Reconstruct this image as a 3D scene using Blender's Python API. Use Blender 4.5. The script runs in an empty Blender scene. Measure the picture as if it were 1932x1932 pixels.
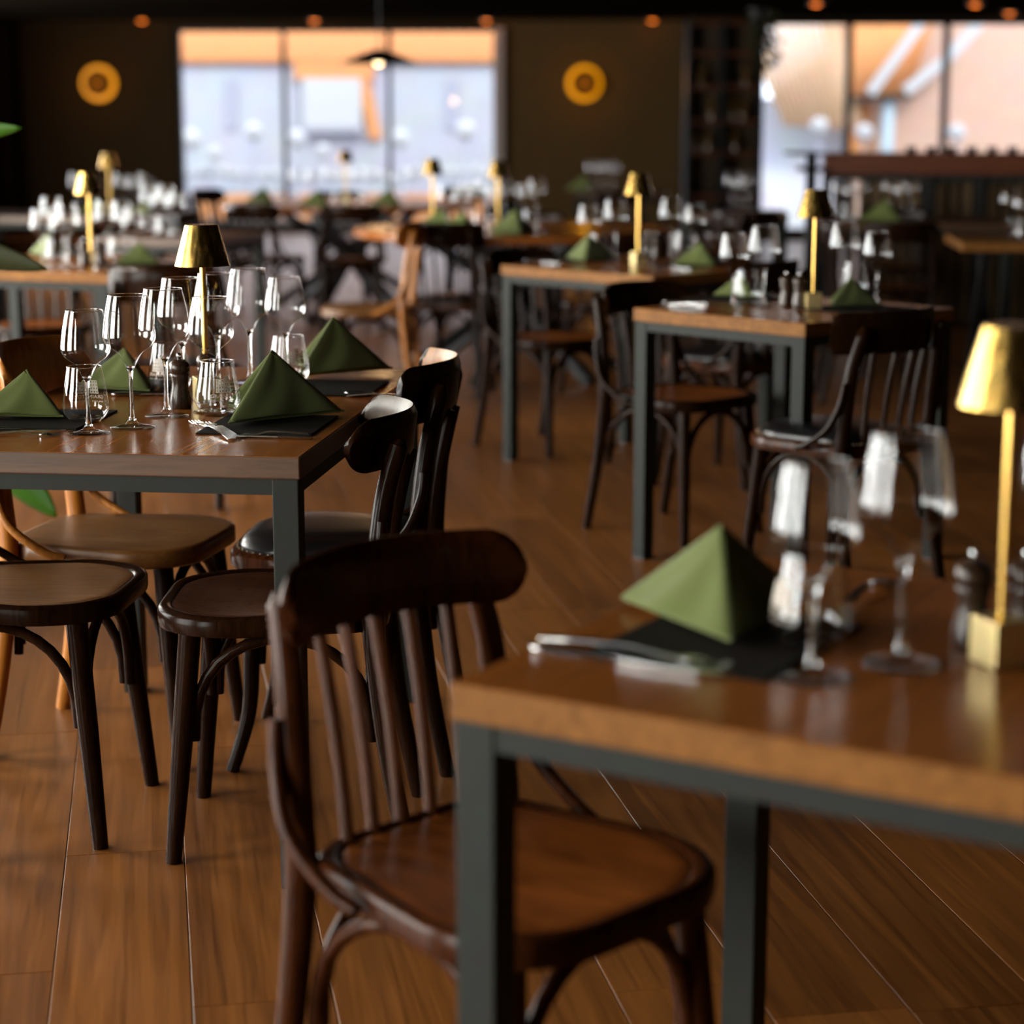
import bpy, bmesh, math, random
from mathutils import Vector, Matrix
random.seed(7)
S = bpy.context.scene
COL = S.collection
R = math.radians
PI = math.pi

# ------------------------------------------------------------------ camera
HC, TILT, F = 1.31, R(11.03), 3800.0
cd = bpy.data.cameras.new('camera')
cam = bpy.data.objects.new('camera', cd); COL.objects.link(cam)
cam.location = (0, 0, HC); cam.rotation_euler = (R(90) - TILT, 0, 0)
cd.sensor_width = 36; cd.sensor_fit = 'HORIZONTAL'; cd.lens = 36 * F / 1932
cd.clip_start = 0.05; cd.clip_end = 200
cd.dof.use_dof = True; cd.dof.focus_distance = 3.62; cd.dof.aperture_fstop = 2.5
S.camera = cam

# ------------------------------------------------------------------ sky, daylight, exposure
w = bpy.data.worlds.new('world'); S.world = w; w.use_nodes = True
bg = w.node_tree.nodes['Background']
bg.inputs['Color'].default_value = (0.80, 0.86, 1.0, 1); bg.inputs['Strength'].default_value = 1.15
def area(name, loc, rot, sx, sy, power, color):
    l = bpy.data.lights.new(name, 'AREA'); l.shape = 'RECTANGLE'; l.size = sx; l.size_y = sy
    l.energy = power; l.color = color
    o = bpy.data.objects.new(name, l); o.location = loc; o.rotation_euler = rot; COL.objects.link(o)
    return o
# daylight through the tall windows of the left wall (outside the frame)
area('window_daylight', (-3.95, 6.0, 1.3), (0, R(-90), 0), 2.2, 9.6, 345, (1.0, 0.94, 0.85))
area('near_window_daylight', (-3.95, -.5, 1.3), (0, R(-90), 0), 2.2, 1.7, 75, (1.0, 0.94, 0.85))
area('far_window_daylight', (-6.45, 17.2, 1.4), (0, R(-90), 0), 2.0, 7.0, 100, (1.0, 0.94, 0.85))  # unseen far windows, added to brighten the far end of the room
sun = bpy.data.lights.new('sun', 'SUN'); sun.energy = .8; sun.angle = R(12); sun.color = (1, .93, .82)
so = bpy.data.objects.new('sun', sun); so.rotation_euler = (R(52), 0, R(25)); COL.objects.link(so)
vs = S.view_settings
vs.view_transform = 'Standard'; vs.look = 'None'; vs.gamma = 1; vs.use_curve_mapping = False
vs.exposure = 1.9
S.cycles.max_bounces = 10; S.cycles.transparent_max_bounces = 24
S.cycles.diffuse_bounces = 3; S.cycles.glossy_bounces = 4; S.cycles.transmission_bounces = 8
S.cycles.caustics_reflective = False; S.cycles.caustics_refractive = False
S.cycles.sample_clamp_indirect = 4

# ------------------------------------------------------------------ pixel of the photograph -> point on a horizontal plane
CT, ST = math.cos(TILT), math.sin(TILT)
def W(px, py, z=0.76):
    x = (px - 966) / F; y = -(py - 966) / F
    up = y * CT - ST; fw = CT + y * ST
    t = (z - HC) / up
    return Vector((x * t, fw * t, z))
def atY(px, py, Y):
    x = (px - 966) / F; y = -(py - 966) / F
    up = y * CT - ST; fw = CT + y * ST
    t = Y / fw
    return Vector((x * t, Y, HC + up * t))

# ------------------------------------------------------------------ materials
def nt(name):
    m = bpy.data.materials.new(name); m.use_nodes = True
    n = m.node_tree.nodes; l = m.node_tree.links
    return m, n, l, n['Principled BSDF']
def plain(name, col, rough=.5, metal=0, spec=.5, bump=0, bscale=200, sheen=0, coat=0):
    m, n, l, b = nt(name)
    b.inputs['Base Color'].default_value = (*col, 1); b.inputs['Roughness'].default_value = rough
    b.inputs['Metallic'].default_value = metal; b.inputs['Specular IOR Level'].default_value = spec
    b.inputs['Sheen Weight'].default_value = sheen; b.inputs['Coat Weight'].default_value = coat
    b.inputs['Coat Roughness'].default_value = .12
    tc = n.new('ShaderNodeTexCoord'); t = n.new('ShaderNodeTexNoise'); t.inputs['Scale'].default_value = bscale
    l.new(tc.outputs['Object'], t.inputs['Vector'])
    mx = n.new('ShaderNodeMix'); mx.data_type = 'RGBA'; mx.blend_type = 'MULTIPLY'
    mx.inputs[0].default_value = .25; mx.inputs[6].default_value = (*col, 1)
    l.new(t.outputs['Color'], mx.inputs[7]); l.new(mx.outputs[2], b.inputs['Base Color'])
    if bump:
        bp = n.new('ShaderNodeBump'); bp.inputs['Strength'].default_value = bump; bp.inputs['Distance'].default_value = .001
        l.new(t.outputs['Fac'], bp.inputs['Height']); l.new(bp.outputs['Normal'], b.inputs['Normal'])
    return m
def wood(name, dark, light, rough=.35, along='X', scale=1.0, rv=1.0, rand=0.0, coat=0.0, spec=.5, bump=.05, stretch=14):
    m, n, l, b = nt(name)
    tc = n.new('ShaderNodeTexCoord'); mp = n.new('ShaderNodeMapping')
    sc = {'X': (1, stretch, stretch), 'Y': (stretch, 1, stretch), 'Z': (stretch, stretch, 1)}[along]
    mp.inputs['Scale'].default_value = tuple(s * scale for s in sc)
    oi = n.new('ShaderNodeObjectInfo'); ge = n.new('ShaderNodeNewGeometry')
    ad = n.new('ShaderNodeMath'); ad.operation = 'ADD'
    l.new(oi.outputs['Random'], ad.inputs[0]); l.new(ge.outputs['Random Per Island'], ad.inputs[1])
    fr = n.new('ShaderNodeMath'); fr.operation = 'FRACT'; l.new(ad.outputs[0], fr.inputs[0])
    ml = n.new('ShaderNodeMath'); ml.operation = 'MULTIPLY'; ml.inputs[1].default_value = 37
    l.new(fr.outputs[0], ml.inputs[0])
    va = n.new('ShaderNodeVectorMath'); va.operation = 'ADD'
    l.new(tc.outputs['Object'], va.inputs[0]); l.new(ml.outputs[0], va.inputs[1]); l.new(va.outputs[0], mp.inputs['Vector'])
    t1 = n.new('ShaderNodeTexNoise'); t1.inputs['Scale'].default_value = 1.6; t1.inputs['Detail'].default_value = 6
    t1.inputs['Distortion'].default_value = 1.4; t1.inputs['Roughness'].default_value = .65
    t2 = n.new('ShaderNodeTexNoise'); t2.inputs['Scale'].default_value = 11; t2.inputs['Detail'].default_value = 4
    l.new(mp.outputs[0], t1.inputs['Vector']); l.new(mp.outputs[0], t2.inputs['Vector'])
    a2 = n.new('ShaderNodeMath'); a2.operation = 'MULTIPLY_ADD'; a2.inputs[1].default_value = .35
    l.new(t2.outputs['Fac'], a2.inputs[0]); l.new(t1.outputs['Fac'], a2.inputs[2])
    s = n.new('ShaderNodeMath'); s.operation = 'MULTIPLY_ADD'; s.inputs[1].default_value = rand
    l.new(fr.outputs[0], s.inputs[0]); l.new(a2.outputs[0], s.inputs[2])
    mr = n.new('ShaderNodeMapRange'); mr.inputs['From Min'].default_value = .5; mr.inputs['From Max'].default_value = .85 + rand
    l.new(s.outputs[0], mr.inputs['Value'])
    mx = n.new('ShaderNodeMix'); mx.data_type = 'RGBA'
    mx.inputs[6].default_value = (*dark, 1); mx.inputs[7].default_value = (*light, 1)
    l.new(mr.outputs[0], mx.inputs[0]); l.new(mx.outputs[2], b.inputs['Base Color'])
    mr2 = n.new('ShaderNodeMapRange'); mr2.inputs['To Min'].default_value = max(rough - .07 * rv, .03); mr2.inputs['To Max'].default_value = rough + .1 * rv
    l.new(t2.outputs['Fac'], mr2.inputs['Value']); l.new(mr2.outputs[0], b.inputs['Roughness'])
    b.inputs['Specular IOR Level'].default_value = spec
    b.inputs['Coat Weight'].default_value = coat; b.inputs['Coat Roughness'].default_value = .15
    bp = n.new('ShaderNodeBump'); bp.inputs['Strength'].default_value = bump; bp.inputs['Distance'].default_value = .001
    l.new(a2.outputs[0], bp.inputs['Height']); l.new(bp.outputs['Normal'], b.inputs['Normal'])
    return m
M = {}
M['plank'] = wood('floor_oak', (.085, .026, .005), (.31, .108, .020), rough=.33, along='X', scale=.5, rand=.22, spec=.6, bump=.02, stretch=24)
M['gap'] = plain('floor_joint', (.5, .36, .24), .6)
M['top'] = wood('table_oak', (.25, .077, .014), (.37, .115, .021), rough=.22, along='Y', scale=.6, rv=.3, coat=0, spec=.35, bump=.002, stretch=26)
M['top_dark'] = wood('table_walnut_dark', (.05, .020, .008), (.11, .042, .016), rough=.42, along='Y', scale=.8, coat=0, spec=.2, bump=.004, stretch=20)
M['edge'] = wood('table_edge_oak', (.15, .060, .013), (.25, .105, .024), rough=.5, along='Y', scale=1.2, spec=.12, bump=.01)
M['edge_dark'] = wood('table_edge_walnut', (.055, .026, .012), (.10, .048, .022), rough=.45, along='X', scale=2)  # dark edge wood; on T1 the colour holds the front's shade
M['steel'] = plain('frame_steel', (.026, .029, .026), .55, metal=0, spec=.12, bscale=30)
M['brass'] = plain('brass', (.80, .50, .13), .14, metal=1, bscale=60)
M['brass_satin'] = plain('brass_satin', (.95, .76, .38), .45, metal=1, bscale=60)
def brushed(m, lo, hi):
    n = m.node_tree.nodes; l = m.node_tree.links; b = n['Principled BSDF']
    tc = n.new('ShaderNodeTexCoord'); mp = n.new('ShaderNodeMapping'); mp.inputs['Scale'].default_value = (75, 75, 0)
    t = n.new('ShaderNodeTexNoise'); t.inputs['Scale'].default_value = 1; t.inputs['Detail'].default_value = 3
    mr = n.new('ShaderNodeMapRange'); mr.inputs['From Min'].default_value = .3; mr.inputs['From Max'].default_value = .7
    mr.inputs['To Min'].default_value = lo; mr.inputs['To Max'].default_value = hi
    l.new(tc.outputs['Object'], mp.inputs[0]); l.new(mp.outputs[0], t.inputs['Vector']); l.new(t.outputs['Fac'], mr.inputs[0]); l.new(mr.outputs[0], b.inputs['Roughness'])
    bp = n.new('ShaderNodeBump'); bp.inputs['Strength'].default_value = .22; bp.inputs['Distance'].default_value = .001
    l.new(t.outputs['Fac'], bp.inputs['Height']); l.new(bp.outputs['Normal'], b.inputs['Normal'])
brushed(M['brass'], .12, .34)
M['lampglow'] = plain('lamp_diffuser', (.8, .75, .6), .6)
M['napkin'] = plain('napkin_cotton', (.115, .142, .036), .85, spec=.15, bump=.25, bscale=900, sheen=.25)
M['mat'] = plain('placemat', (.012, .008, .005), .75, spec=.12, bump=.2, bscale=500)
M['steelware'] = plain('cutlery_steel', (.78, .78, .78), .24, metal=1)
M['chair'] = wood('chair_beech', (.006, .0024, .001), (.020, .007, .0025), rough=.2, along='Z', scale=3, coat=0, spec=.07, bump=.003)
M['chair_red'] = wood('chair_beech_red', (.018, .005, .0015), (.060, .016, .004), rough=.22, along='Z', scale=3, coat=0, spec=.12, bump=.008)
M['chair_tan'] = wood('chair_beech_tan', (.26, .085, .010), (.46, .17, .022), rough=.34, along='Z', scale=3, coat=0, spec=.4, bump=.008)  # orange tone carries the light falling on the wood
M['seat'] = wood('seat_ply_dark', (.024, .008, .003), (.060, .020, .008), rough=.28, along='X', scale=3, coat=0, spec=.35, bump=.02)
M['seat_tan'] = wood('seat_ply_tan', (.10, .037, .008), (.20, .085, .020), rough=.36, along='X', scale=3, coat=0, spec=.4, bump=.02)
M['seat_orange'] = wood('seat_ply_orange', (.12, .030, .005), (.26, .070, .010), rough=.32, along='X', scale=1.3, coat=0, spec=.25, bump=.02, stretch=3)
M['leather'] = plain('seat_leather', (.008, .008, .009), .28, spec=.35, bump=.2, bscale=160)
M['nail'] = plain('nail_heads', (.20, .14, .08), .4, metal=.7)
M['worn'] = plain('worn_varnish', (.085, .055, .036), .35, spec=.3, bscale=90, bump=.4)
M['mill'] = wood('mill_walnut', (.022, .011, .006), (.05, .024, .012), rough=.25, along='Z', scale=5)
M['chrome'] = plain('chrome', (.7, .7, .7), .12, metal=1)
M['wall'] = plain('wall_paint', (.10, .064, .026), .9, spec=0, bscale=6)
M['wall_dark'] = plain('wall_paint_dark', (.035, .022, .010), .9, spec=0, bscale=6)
M['ceil'] = plain('ceiling_paint', (.008, .006, .004), .9, spec=0, bscale=6)
M['black'] = plain('black_metal', (.012, .013, .014), .45, metal=.3)
M['leaf'] = plain('leaf', (.03, .10, .003), .5, spec=.2, bscale=20)
M['leaf_dark'] = plain('leaf_dark', (.022, .026, .006), .6, spec=.15, bscale=20)
M['mahog'] = wood('bar_mahogany', (.08, .022, .010), (.15, .045, .020), rough=.3, along='X', scale=2)
M['bar_slat'] = wood('bar_slat_wood', (.06, .032, .011), (.13, .072, .024), rough=.5, along='Z', scale=2)
M['white'] = plain('white_paint', (.43, .43, .44), .6)
M['lav'] = plain('render_lavender', (.375, .38, .43), .9, bscale=2)
M['terr'] = plain('terrace_stone', (.42, .40, .40), .8, bscale=3)
M['pink'] = plain('brick_pink', (.52, .33, .25), .9, bscale=5)
M['tile'] = plain('roof_tile', (.58, .24, .085), .85, bscale=7)
M['peach'] = plain('roof_tile_pale', (.48, .30, .18), .85, bscale=5)
M['pipe'] = plain('drainpipe', (.33, .42, .48), .5)
M['pot'] = plain('pot_ceramic', (.2, .18, .16), .6)
M['etch'] = plain('etched_print', (.62, .55, .47), .7)

def glassmats():
    # thin-walled glass: one surface, transparent with Fresnel reflections, darker where seen edge-on
    m = bpy.data.materials.new('thin_glass'); m.use_nodes = True; n = m.node_tree.nodes; l = m.node_tree.links
    n.clear(); out = n.new('ShaderNodeOutputMaterial')
    tr = n.new('ShaderNodeBsdfTransparent'); gl = n.new('ShaderNodeBsdfGlossy'); gl.inputs['Roughness'].default_value = .015
    gl.inputs['Color'].default_value = (.97, .98, 1, 1)
    lw = n.new('ShaderNodeLayerWeight'); lw.inputs['Blend'].default_value = .5
    cr = n.new('ShaderNodeValToRGB')
    cr.color_ramp.elements[0].position = .55; cr.color_ramp.elements[0].color = (.985, .985, .98, 1)
    cr.color_ramp.elements[1].position = 1; cr.color_ramp.elements[1].color = (.36, .35, .32, 1)
    e = cr.color_ramp.elements.new(.85); e.color = (.95, .95, .94, 1)
    l.new(lw.outputs['Facing'], cr.inputs[0]); l.new(cr.outputs[0], tr.inputs[0])
    fr = n.new('ShaderNodeFresnel'); fr.inputs['IOR'].default_value = 1.5
    sc = n.new('ShaderNodeMath'); sc.operation = 'MULTIPLY'; sc.inputs[1].default_value = 1.35; sc.use_clamp = True
    l.new(fr.outputs[0], sc.inputs[0])
    # Fresnel of a back-facing hit would read as total reflection: flip IOR by facing
    ge = n.new('ShaderNodeNewGeometry'); mi = n.new('ShaderNodeMath'); mi.operation = 'MULTIPLY_ADD'
    mi.inputs[1].default_value = 1 / 1.5 - 1.5; mi.inputs[2].default_value = 1.5
    l.new(ge.outputs['Backfacing'], mi.inputs[0]); l.new(mi.outputs[0], fr.inputs['IOR'])
    ms = n.new('ShaderNodeMixShader'); l.new(sc.outputs[0], ms.inputs[0]); l.new(tr.outputs[0], ms.inputs[1]); l.new(gl.outputs[0], ms.inputs[2])
    l.new(ms.outputs[0], out.inputs[0])
    g = bpy.data.materials.new('solid_glass'); g.use_nodes = True; b = g.node_tree.nodes['Principled BSDF']
    b.inputs['Base Color'].default_value = (1, 1, 1, 1); b.inputs['Roughness'].default_value = .0
    b.inputs['Transmission Weight'].default_value = 1; b.inputs['IOR'].default_value = 1.5
    return m, g
M['thin'], M['solid'] = glassmats()
def pane_mat():
    m = bpy.data.materials.new('window_pane'); m.use_nodes = True; n = m.node_tree.nodes; l = m.node_tree.links
    n.clear(); out = n.new('ShaderNodeOutputMaterial'); tr = n.new('ShaderNodeBsdfTransparent')
    tr.inputs[0].default_value = (.95, .97, .97, 1)
    gl = n.new('ShaderNodeBsdfGlossy'); gl.inputs['Roughness'].default_value = .02
    ms = n.new('ShaderNodeMixShader'); ms.inputs[0].default_value = .02
    l.new(tr.outputs[0], ms.inputs[1]); l.new(gl.outputs[0], ms.inputs[2]); l.new(ms.outputs[0], out.inputs[0]); return m
M['pane'] = pane_mat()
def emit(name, col, s):
    m = bpy.data.materials.new(name); m.use_nodes = True; b = m.node_tree.nodes['Principled BSDF']
    b.inputs['Base Color'].default_value = (*col, 1); b.inputs['Emission Color'].default_value = (*col, 1)
    b.inputs['Emission Strength'].default_value = s; return m
M['halo'] = emit('sconce_glow', (.95, .34, .0), .215)
M['bulb'] = emit('bulb_glow', (1, .80, .48), 1.1)
M['spot'] = emit('spotlight_glow', (1, .24, .02), .8)
M['spot_hot'] = emit('spotlight_lens', (1, .50, .15), 22)

# ------------------------------------------------------------------ mesh helpers
def mk(name, verts, faces, mat, parent=None, smooth=False, mats=None, midx=None):
    me = bpy.data.meshes.new(name); me.from_pydata([tuple(v) for v in verts], [], faces)
    for mm in (mats or [mat]): me.materials.append(mm)
    if midx: me.polygons.foreach_set('material_index', midx)
    if smooth: me.polygons.foreach_set('use_smooth', [True] * len(me.polygons))
    me.update()
    o = bpy.data.objects.new(name, me); COL.objects.link(o)
    if parent: o.parent = parent
    return o
class MB:
    def __init__(s): s.v = []; s.f = []; s.mi = []
    def add(s, v, f, mi=0):
        b = len(s.v); s.v += [Vector(p) for p in v]; s.f += [tuple(i + b for i in q) for q in f]; s.mi += [mi] * len(f); return s
    def box(s, c, d, rz=0, mi=0, bev=0):
        hx, hy, hz = d[0] / 2, d[1] / 2, d[2] / 2
        if bev:
            bm = bmesh.new(); bmesh.ops.create_cube(bm, size=1)
            for q in bm.verts: q.co = Vector((q.co.x * d[0], q.co.y * d[1], q.co.z * d[2]))
            bmesh.ops.bevel(bm, geom=bm.edges[:], offset=bev, segments=2, affect='EDGES', profile=.5)
            bm.verts.index_update(); V = [q.co.copy() for q in bm.verts]; Fc = [[q.index for q in f.verts] for f in bm.faces]; bm.free()
        else:
            V = [Vector((x, y, z)) for z in (-hz, hz) for x, y in ((-hx, -hy), (hx, -hy), (hx, hy), (-hx, hy))]
            Fc = [(0, 3, 2, 1), (4, 5, 6, 7), (0, 1, 5, 4), (1, 2, 6, 5), (2, 3, 7, 6), (3, 0, 4, 7)]
        m = Matrix.Rotation(rz, 3, 'Z'); c = Vector(c)
        return s.add([m @ q + c for q in V], Fc, mi)
    def bar(s, a, b, wd, th, up=(0, 0, 1), mi=0):
        a = Vector(a); b = Vector(b); d = (b - a).normalized(); u = Vector(up)
        if abs(d.dot(u)) > .98: u = Vector((1, 0, 0))
        x = d.cross(u).normalized(); y = x.cross(d).normalized()
        V = [p + x * i * wd / 2 + y * j * th / 2 for p in (a, b) for i, j in ((-1, -1), (1, -1), (1, 1), (-1, 1))]
        return s.add(V, [(0, 3, 2, 1), (4, 5, 6, 7), (0, 1, 5, 4), (1, 2, 6, 5), (2, 3, 7, 6), (3, 0, 4, 7)], mi)
    def tube(s, pts, rad, n=10, mi=0, flat=None, up=(0, 0, 1)):
        P = [Vector(p) for p in pts]; N = len(P)
        if not hasattr(rad, '__len__'): rad = [rad] * N
        V = []; ux = Vector(up)
        t0 = (P[1] - P[0]).normalized()
        if abs(t0.dot(ux)) > .95: ux = Vector((0, 1, 0))
        x = t0.cross(ux).normalized()
        for i, p in enumerate(P):
            t = ((P[i + 1] if i < N - 1 else P[i]) - (P[i - 1] if i else P[i])).normalized()
            x = (x - t * x.dot(t)).normalized(); y = t.cross(x)
            fx, fy = flat if flat else (1, 1)
            for k in range(n):
                a = 2 * PI * k / n
                V.append(p + (x * math.cos(a) * fx + y * math.sin(a) * fy) * rad[i])
        Fc = [(i * n + k, i * n + (k + 1) % n, (i + 1) * n + (k + 1) % n, (i + 1) * n + k) for i in range(N - 1) for k in range(n)]
        Fc += [tuple(range(n - 1, -1, -1)), tuple(range((N - 1) * n, N * n))]
        return s.add(V, Fc, mi)
    def lathe(s, prof, n=24, c=(0, 0, 0), mi=0, cap0=True, cap1=True):
        V = [Vector((r * math.cos(2 * PI * k / n), r * math.sin(2 * PI * k / n), z)) + Vector(c) for r, z in prof for k in range(n)]
        N = len(prof)
        Fc = [(i * n + k, i * n + (k + 1) % n, (i + 1) * n + (k + 1) % n, (i + 1) * n + k) for i in range(N - 1) for k in range(n)]
        if cap0: Fc.append(tuple(range(n - 1, -1, -1)))
        if cap1: Fc.append(tuple(range((N - 1) * n, N * n)))
        return s.add(V, Fc, mi)
    def build(s, name, mat, parent=None, smooth=False, mats=None):
        o = mk(name, s.v, s.f, mat, parent, smooth, mats, s.mi if mats else None)
        if smooth == 'auto':
            pass
        return o
def auto(o, ang=40):
    me = o.data
    me.polygons.foreach_set('use_smooth', [True] * len(me.polygons))
    me.set_sharp_from_angle(angle=R(ang)); return o
def spline(pts, n=6):
    P = [Vector(p) for p in pts]; out = []
    for i in range(len(P) - 1):
        p0 = P[max(i - 1, 0)]; p1 = P[i]; p2 = P[i + 1]; p3 = P[min(i + 2, len(P) - 1)]
        for k in range(n):
            t = k / n
            out.append(.5 * ((2 * p1) + (p2 - p0) * t + (2 * p0 - 5 * p1 + 4 * p2 - p3) * t * t + (3 * p1 - p0 - 3 * p2 + p3) * t ** 3))
    out.append(P[-1]); return out
def lerp(a, b, t): return a + (b - a) * t
def tag(o, label, cat, group=None, kind=None):
    o['label'] = label; o['category'] = cat
    if group: o['group'] = group
    if kind: o['kind'] = kind
    return o
def empty(name, label, cat, loc=(0, 0, 0), rz=0, group=None):
    o = bpy.data.objects.new(name, None); COL.objects.link(o); o.location = loc; o.rotation_euler = (0, 0, rz)
    o.empty_display_size = .05
    return tag(o, label, cat, group)
def struct(o): o['kind'] = 'structure'; return o
PROTO = {}
def kids(o): return [c for c in o.children]
def dup(src, loc, rz, label, group=None, scale=None):
    r = src.copy(); COL.objects.link(r); r.location = loc; r.rotation_euler = (0, 0, rz); r['label'] = label
    if scale: r.scale = scale
    if group: r['group'] = group
    elif 'group' in r: del r['group']
    for c in kids(src):
        d = c.copy(); COL.objects.link(d); d.parent = r
        for g in kids(c):
            e = g.copy(); COL.objects.link(e); e.parent = d
    return r
def place(key, maker, loc, rz, label, group=None, scale=None):
    """the first use of a kind moves the original itself, every later one is a copy with its parts"""
    if key not in PROTO:
        o = maker(); PROTO[key] = o; o.location = loc; o.rotation_euler = (0, 0, rz); o['label'] = label
        if scale: o.scale = scale
        if group: o['group'] = group
        return o
    return dup(PROTO[key], loc, rz, label, group, scale)

# ------------------------------------------------------------------ room shell
YW, ZC = 23.8, 2.43
XL, XR, YB = -6.2, 9.0, -3.0
XN, YN = -3.6, 12.5     # the near part of the left wall stands further in
floor = struct(mk('floor', [(XL, YB, -.03), (XR, YB, -.03), (XR, 25, -.03), (XL, 25, -.03), (XL, YB, -.0015), (XR, YB, -.0015), (XR, 25, -.0015), (XL, 25, -.0015)],
    [(0, 3, 2, 1), (4, 5, 6, 7), (0, 1, 5, 4), (1, 2, 6, 5), (2, 3, 7, 6), (3, 0, 4, 7)], M['gap']))
# floor boards: 0.21 m wide, heading 10.15 degrees left of the view
PA = R(90 + 10.15); pd = Vector((math.cos(PA), math.sin(PA), 0)); pn = Vector((math.sin(PA), -math.cos(PA), 0))
PWD, PLN = .2115, 1.28
s0 = (W(342, 1505, 0) - Vector((0, 0, 0))).dot(pn)
boards = []
for i in range(-62, 52):
    off = random.random() * PLN if i not in (-1, 0, 1) else (.35, .95, .1)[i + 1]
    for j in range(-5, 22):
        c = pn * (s0 + (i + .5) * PWD) + pd * (off + j * PLN)
        if XL + .2 < c.x < XR - .2 and YB + .3 < c.y < 24.4:
            inv = abs(c.x) < .27 * c.y + .5 and c.y > 1.5
            boards.append((0 if inv else 1, c.y + abs(c.x) * .2, c))
boards.sort(key=lambda t: (t[0], t[1]))
def plank_geo():
    g = .0009; l, wd, b = PLN / 2 - g, PWD / 2 - g, .0008
    V = [(-l, -wd, -.0015), (l, -wd, -.0015), (l, wd, -.0015), (-l, wd, -.0015), (-l, -wd, -b), (l, -wd, -b), (l, wd, -b), (-l, wd, -b),
         (-l + b, -wd + b, 0), (l - b, -wd + b, 0), (l - b, wd - b, 0), (-l + b, wd - b, 0)]
    return V, [(0, 1, 5, 4), (1, 2, 6, 5), (2, 3, 7, 6), (3, 0, 4, 7), (4, 5, 9, 8), (5, 6, 10, 9), (6, 7, 11, 10), (7, 4, 8, 11), (8, 9, 10, 11)]
V, Fc = plank_geo()
p0 = None
for k, (q, d, c) in enumerate(boards[:300]):
    if p0 is None: p0 = mk('plank', V, Fc, M['plank']); o = p0
    else: o = p0.copy(); COL.objects.link(o)
    o.parent = floor; o.location = c; o.rotation_euler = (0, 0, PA)
mb = MB(); rot = Matrix.Rotation(PA, 3, 'Z')
# the remaining boards: in the boards' own frame so the grain runs along them
inv = rot.inverted()
for q, d, c in boards[300:]:
    cc = inv @ c; mb.add([Vector(v) + cc for v in V], Fc)
rest = mb.build('plank_field', M['plank'], floor); rest.rotation_euler = (0, 0, PA); rest['kind'] = 'stuff'

def wallbox(name, x0, x1, y0, y1, z0, z1, mat):
    return struct(MB().box(((x0 + x1) / 2, (y0 + y1) / 2, (z0 + z1) / 2), (x1 - x0, y1 - y0, z1 - z0)).build(name, mat))
struct(MB().box(((XL + XR) / 2, 10.9, ZC + .05), (XR - XL + .4, 28, .1)).build('ceiling', M['ceil']))
# back wall with window 1 (three tall panes) : opening from x1a to x1b
ax = atY(333, 200, YW).x; bx = atY(932, 200, YW).x; zt = atY(600, 53, YW).z
ZB1 = .10
mb = MB()
def wb(mb, x0, x1, y0, y1, z0, z1, mi=0): mb.box(((x0 + x1) / 2, (y0 + y1) / 2, (z0 + z1) / 2), (x1 - x0, y1 - y0, z1 - z0), mi=mi)
XJ = atY(1285, 200, YW).x
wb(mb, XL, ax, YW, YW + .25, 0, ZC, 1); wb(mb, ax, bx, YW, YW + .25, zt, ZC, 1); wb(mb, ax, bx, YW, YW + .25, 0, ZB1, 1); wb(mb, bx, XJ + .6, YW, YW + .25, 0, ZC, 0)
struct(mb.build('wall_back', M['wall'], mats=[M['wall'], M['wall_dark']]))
# window 1
win1 = struct(MB().box(((ax + bx) / 2, YW + .12, zt - .02), (bx - ax, .08, .04)).build('window_1', M['black']))
mb = MB()
for px in (537, 735):
    x = atY(px, 200, YW + .1).x; b = MB(); b.box((x, YW + .1, (zt + ZB1) / 2), (.055, .08, zt - ZB1)); b.build('window_mullion', M['black'], win1)
b = MB(); b.box((ax + .03, YW + .1, (zt + ZB1) / 2), (.06, .08, zt - ZB1)); b.build('window_jamb', M['black'], win1)
b = MB(); b.box((bx + .05, YW - .02, (zt + ZB1) / 2), (.12, .1, zt - ZB1)); b.build('window_jamb', plain('jamb_plaster', (.45, .38, .34), .7), win1)
b = MB(); b.box(((ax + bx) / 2, YW + .1, ZB1 + .03), (bx - ax, .09, .06)); b.build('window_sill', plain('sill_grey', (.35, .35, .36), .6), win1)
xs = [ax, atY(537, 200, YW).x, atY(735, 200, YW).x, bx]
for i in range(3):
    b = MB(); b.box(((xs[i] + xs[i + 1]) / 2, YW + .1, (zt + ZB1) / 2), (xs[i + 1] - xs[i] - .06, .008, zt - ZB1)); b.build('window_pane', M['pane'], win1)
# right part of the back wall (a little nearer) with window 2
Y2 = 22.4
cx = atY(1437, 200, Y2).x; zt2 = atY(1600, 39, Y2).z; dx = cx + 5.3
mb = MB()
wb(mb, XJ, cx, Y2, Y2 + .25, 0, ZC); wb(mb, cx, dx, Y2, Y2 + .25, zt2, ZC); wb(mb, cx, dx, Y2, Y2 + .25, 0, .12); wb(mb, dx, XR, Y2, Y2 + .25, 0, ZC); wb(mb, XJ, XJ + .1, Y2 + .25, YW, 0, ZC)
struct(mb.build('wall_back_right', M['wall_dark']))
win2 = struct(MB().box(((cx + dx) / 2, Y2 + .12, zt2 - .02), (dx - cx, .08, .04)).build('window_2', M['black']))
xs = [cx] + [atY(p, 200, Y2).x for p in (1602, 1785)] + [atY(1785, 200, Y2).x + 1.09, atY(1785, 200, Y2).x + 2.18, dx]
for x in xs[1:-1]:
    b = MB(); b.box((x, Y2 + .1, (zt2 + .12) / 2), (.075, .08, zt2 - .12)); b.build('window_mullion', M['black'], win2)
for i in range(len(xs) - 1):
    b = MB(); b.box(((xs[i] + xs[i + 1]) / 2, Y2 + .1, (zt2 + .12) / 2), (xs[i + 1] - xs[i] - .07, .008, zt2 - .12)); b.build('window_pane', M['pane'], win2)
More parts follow.
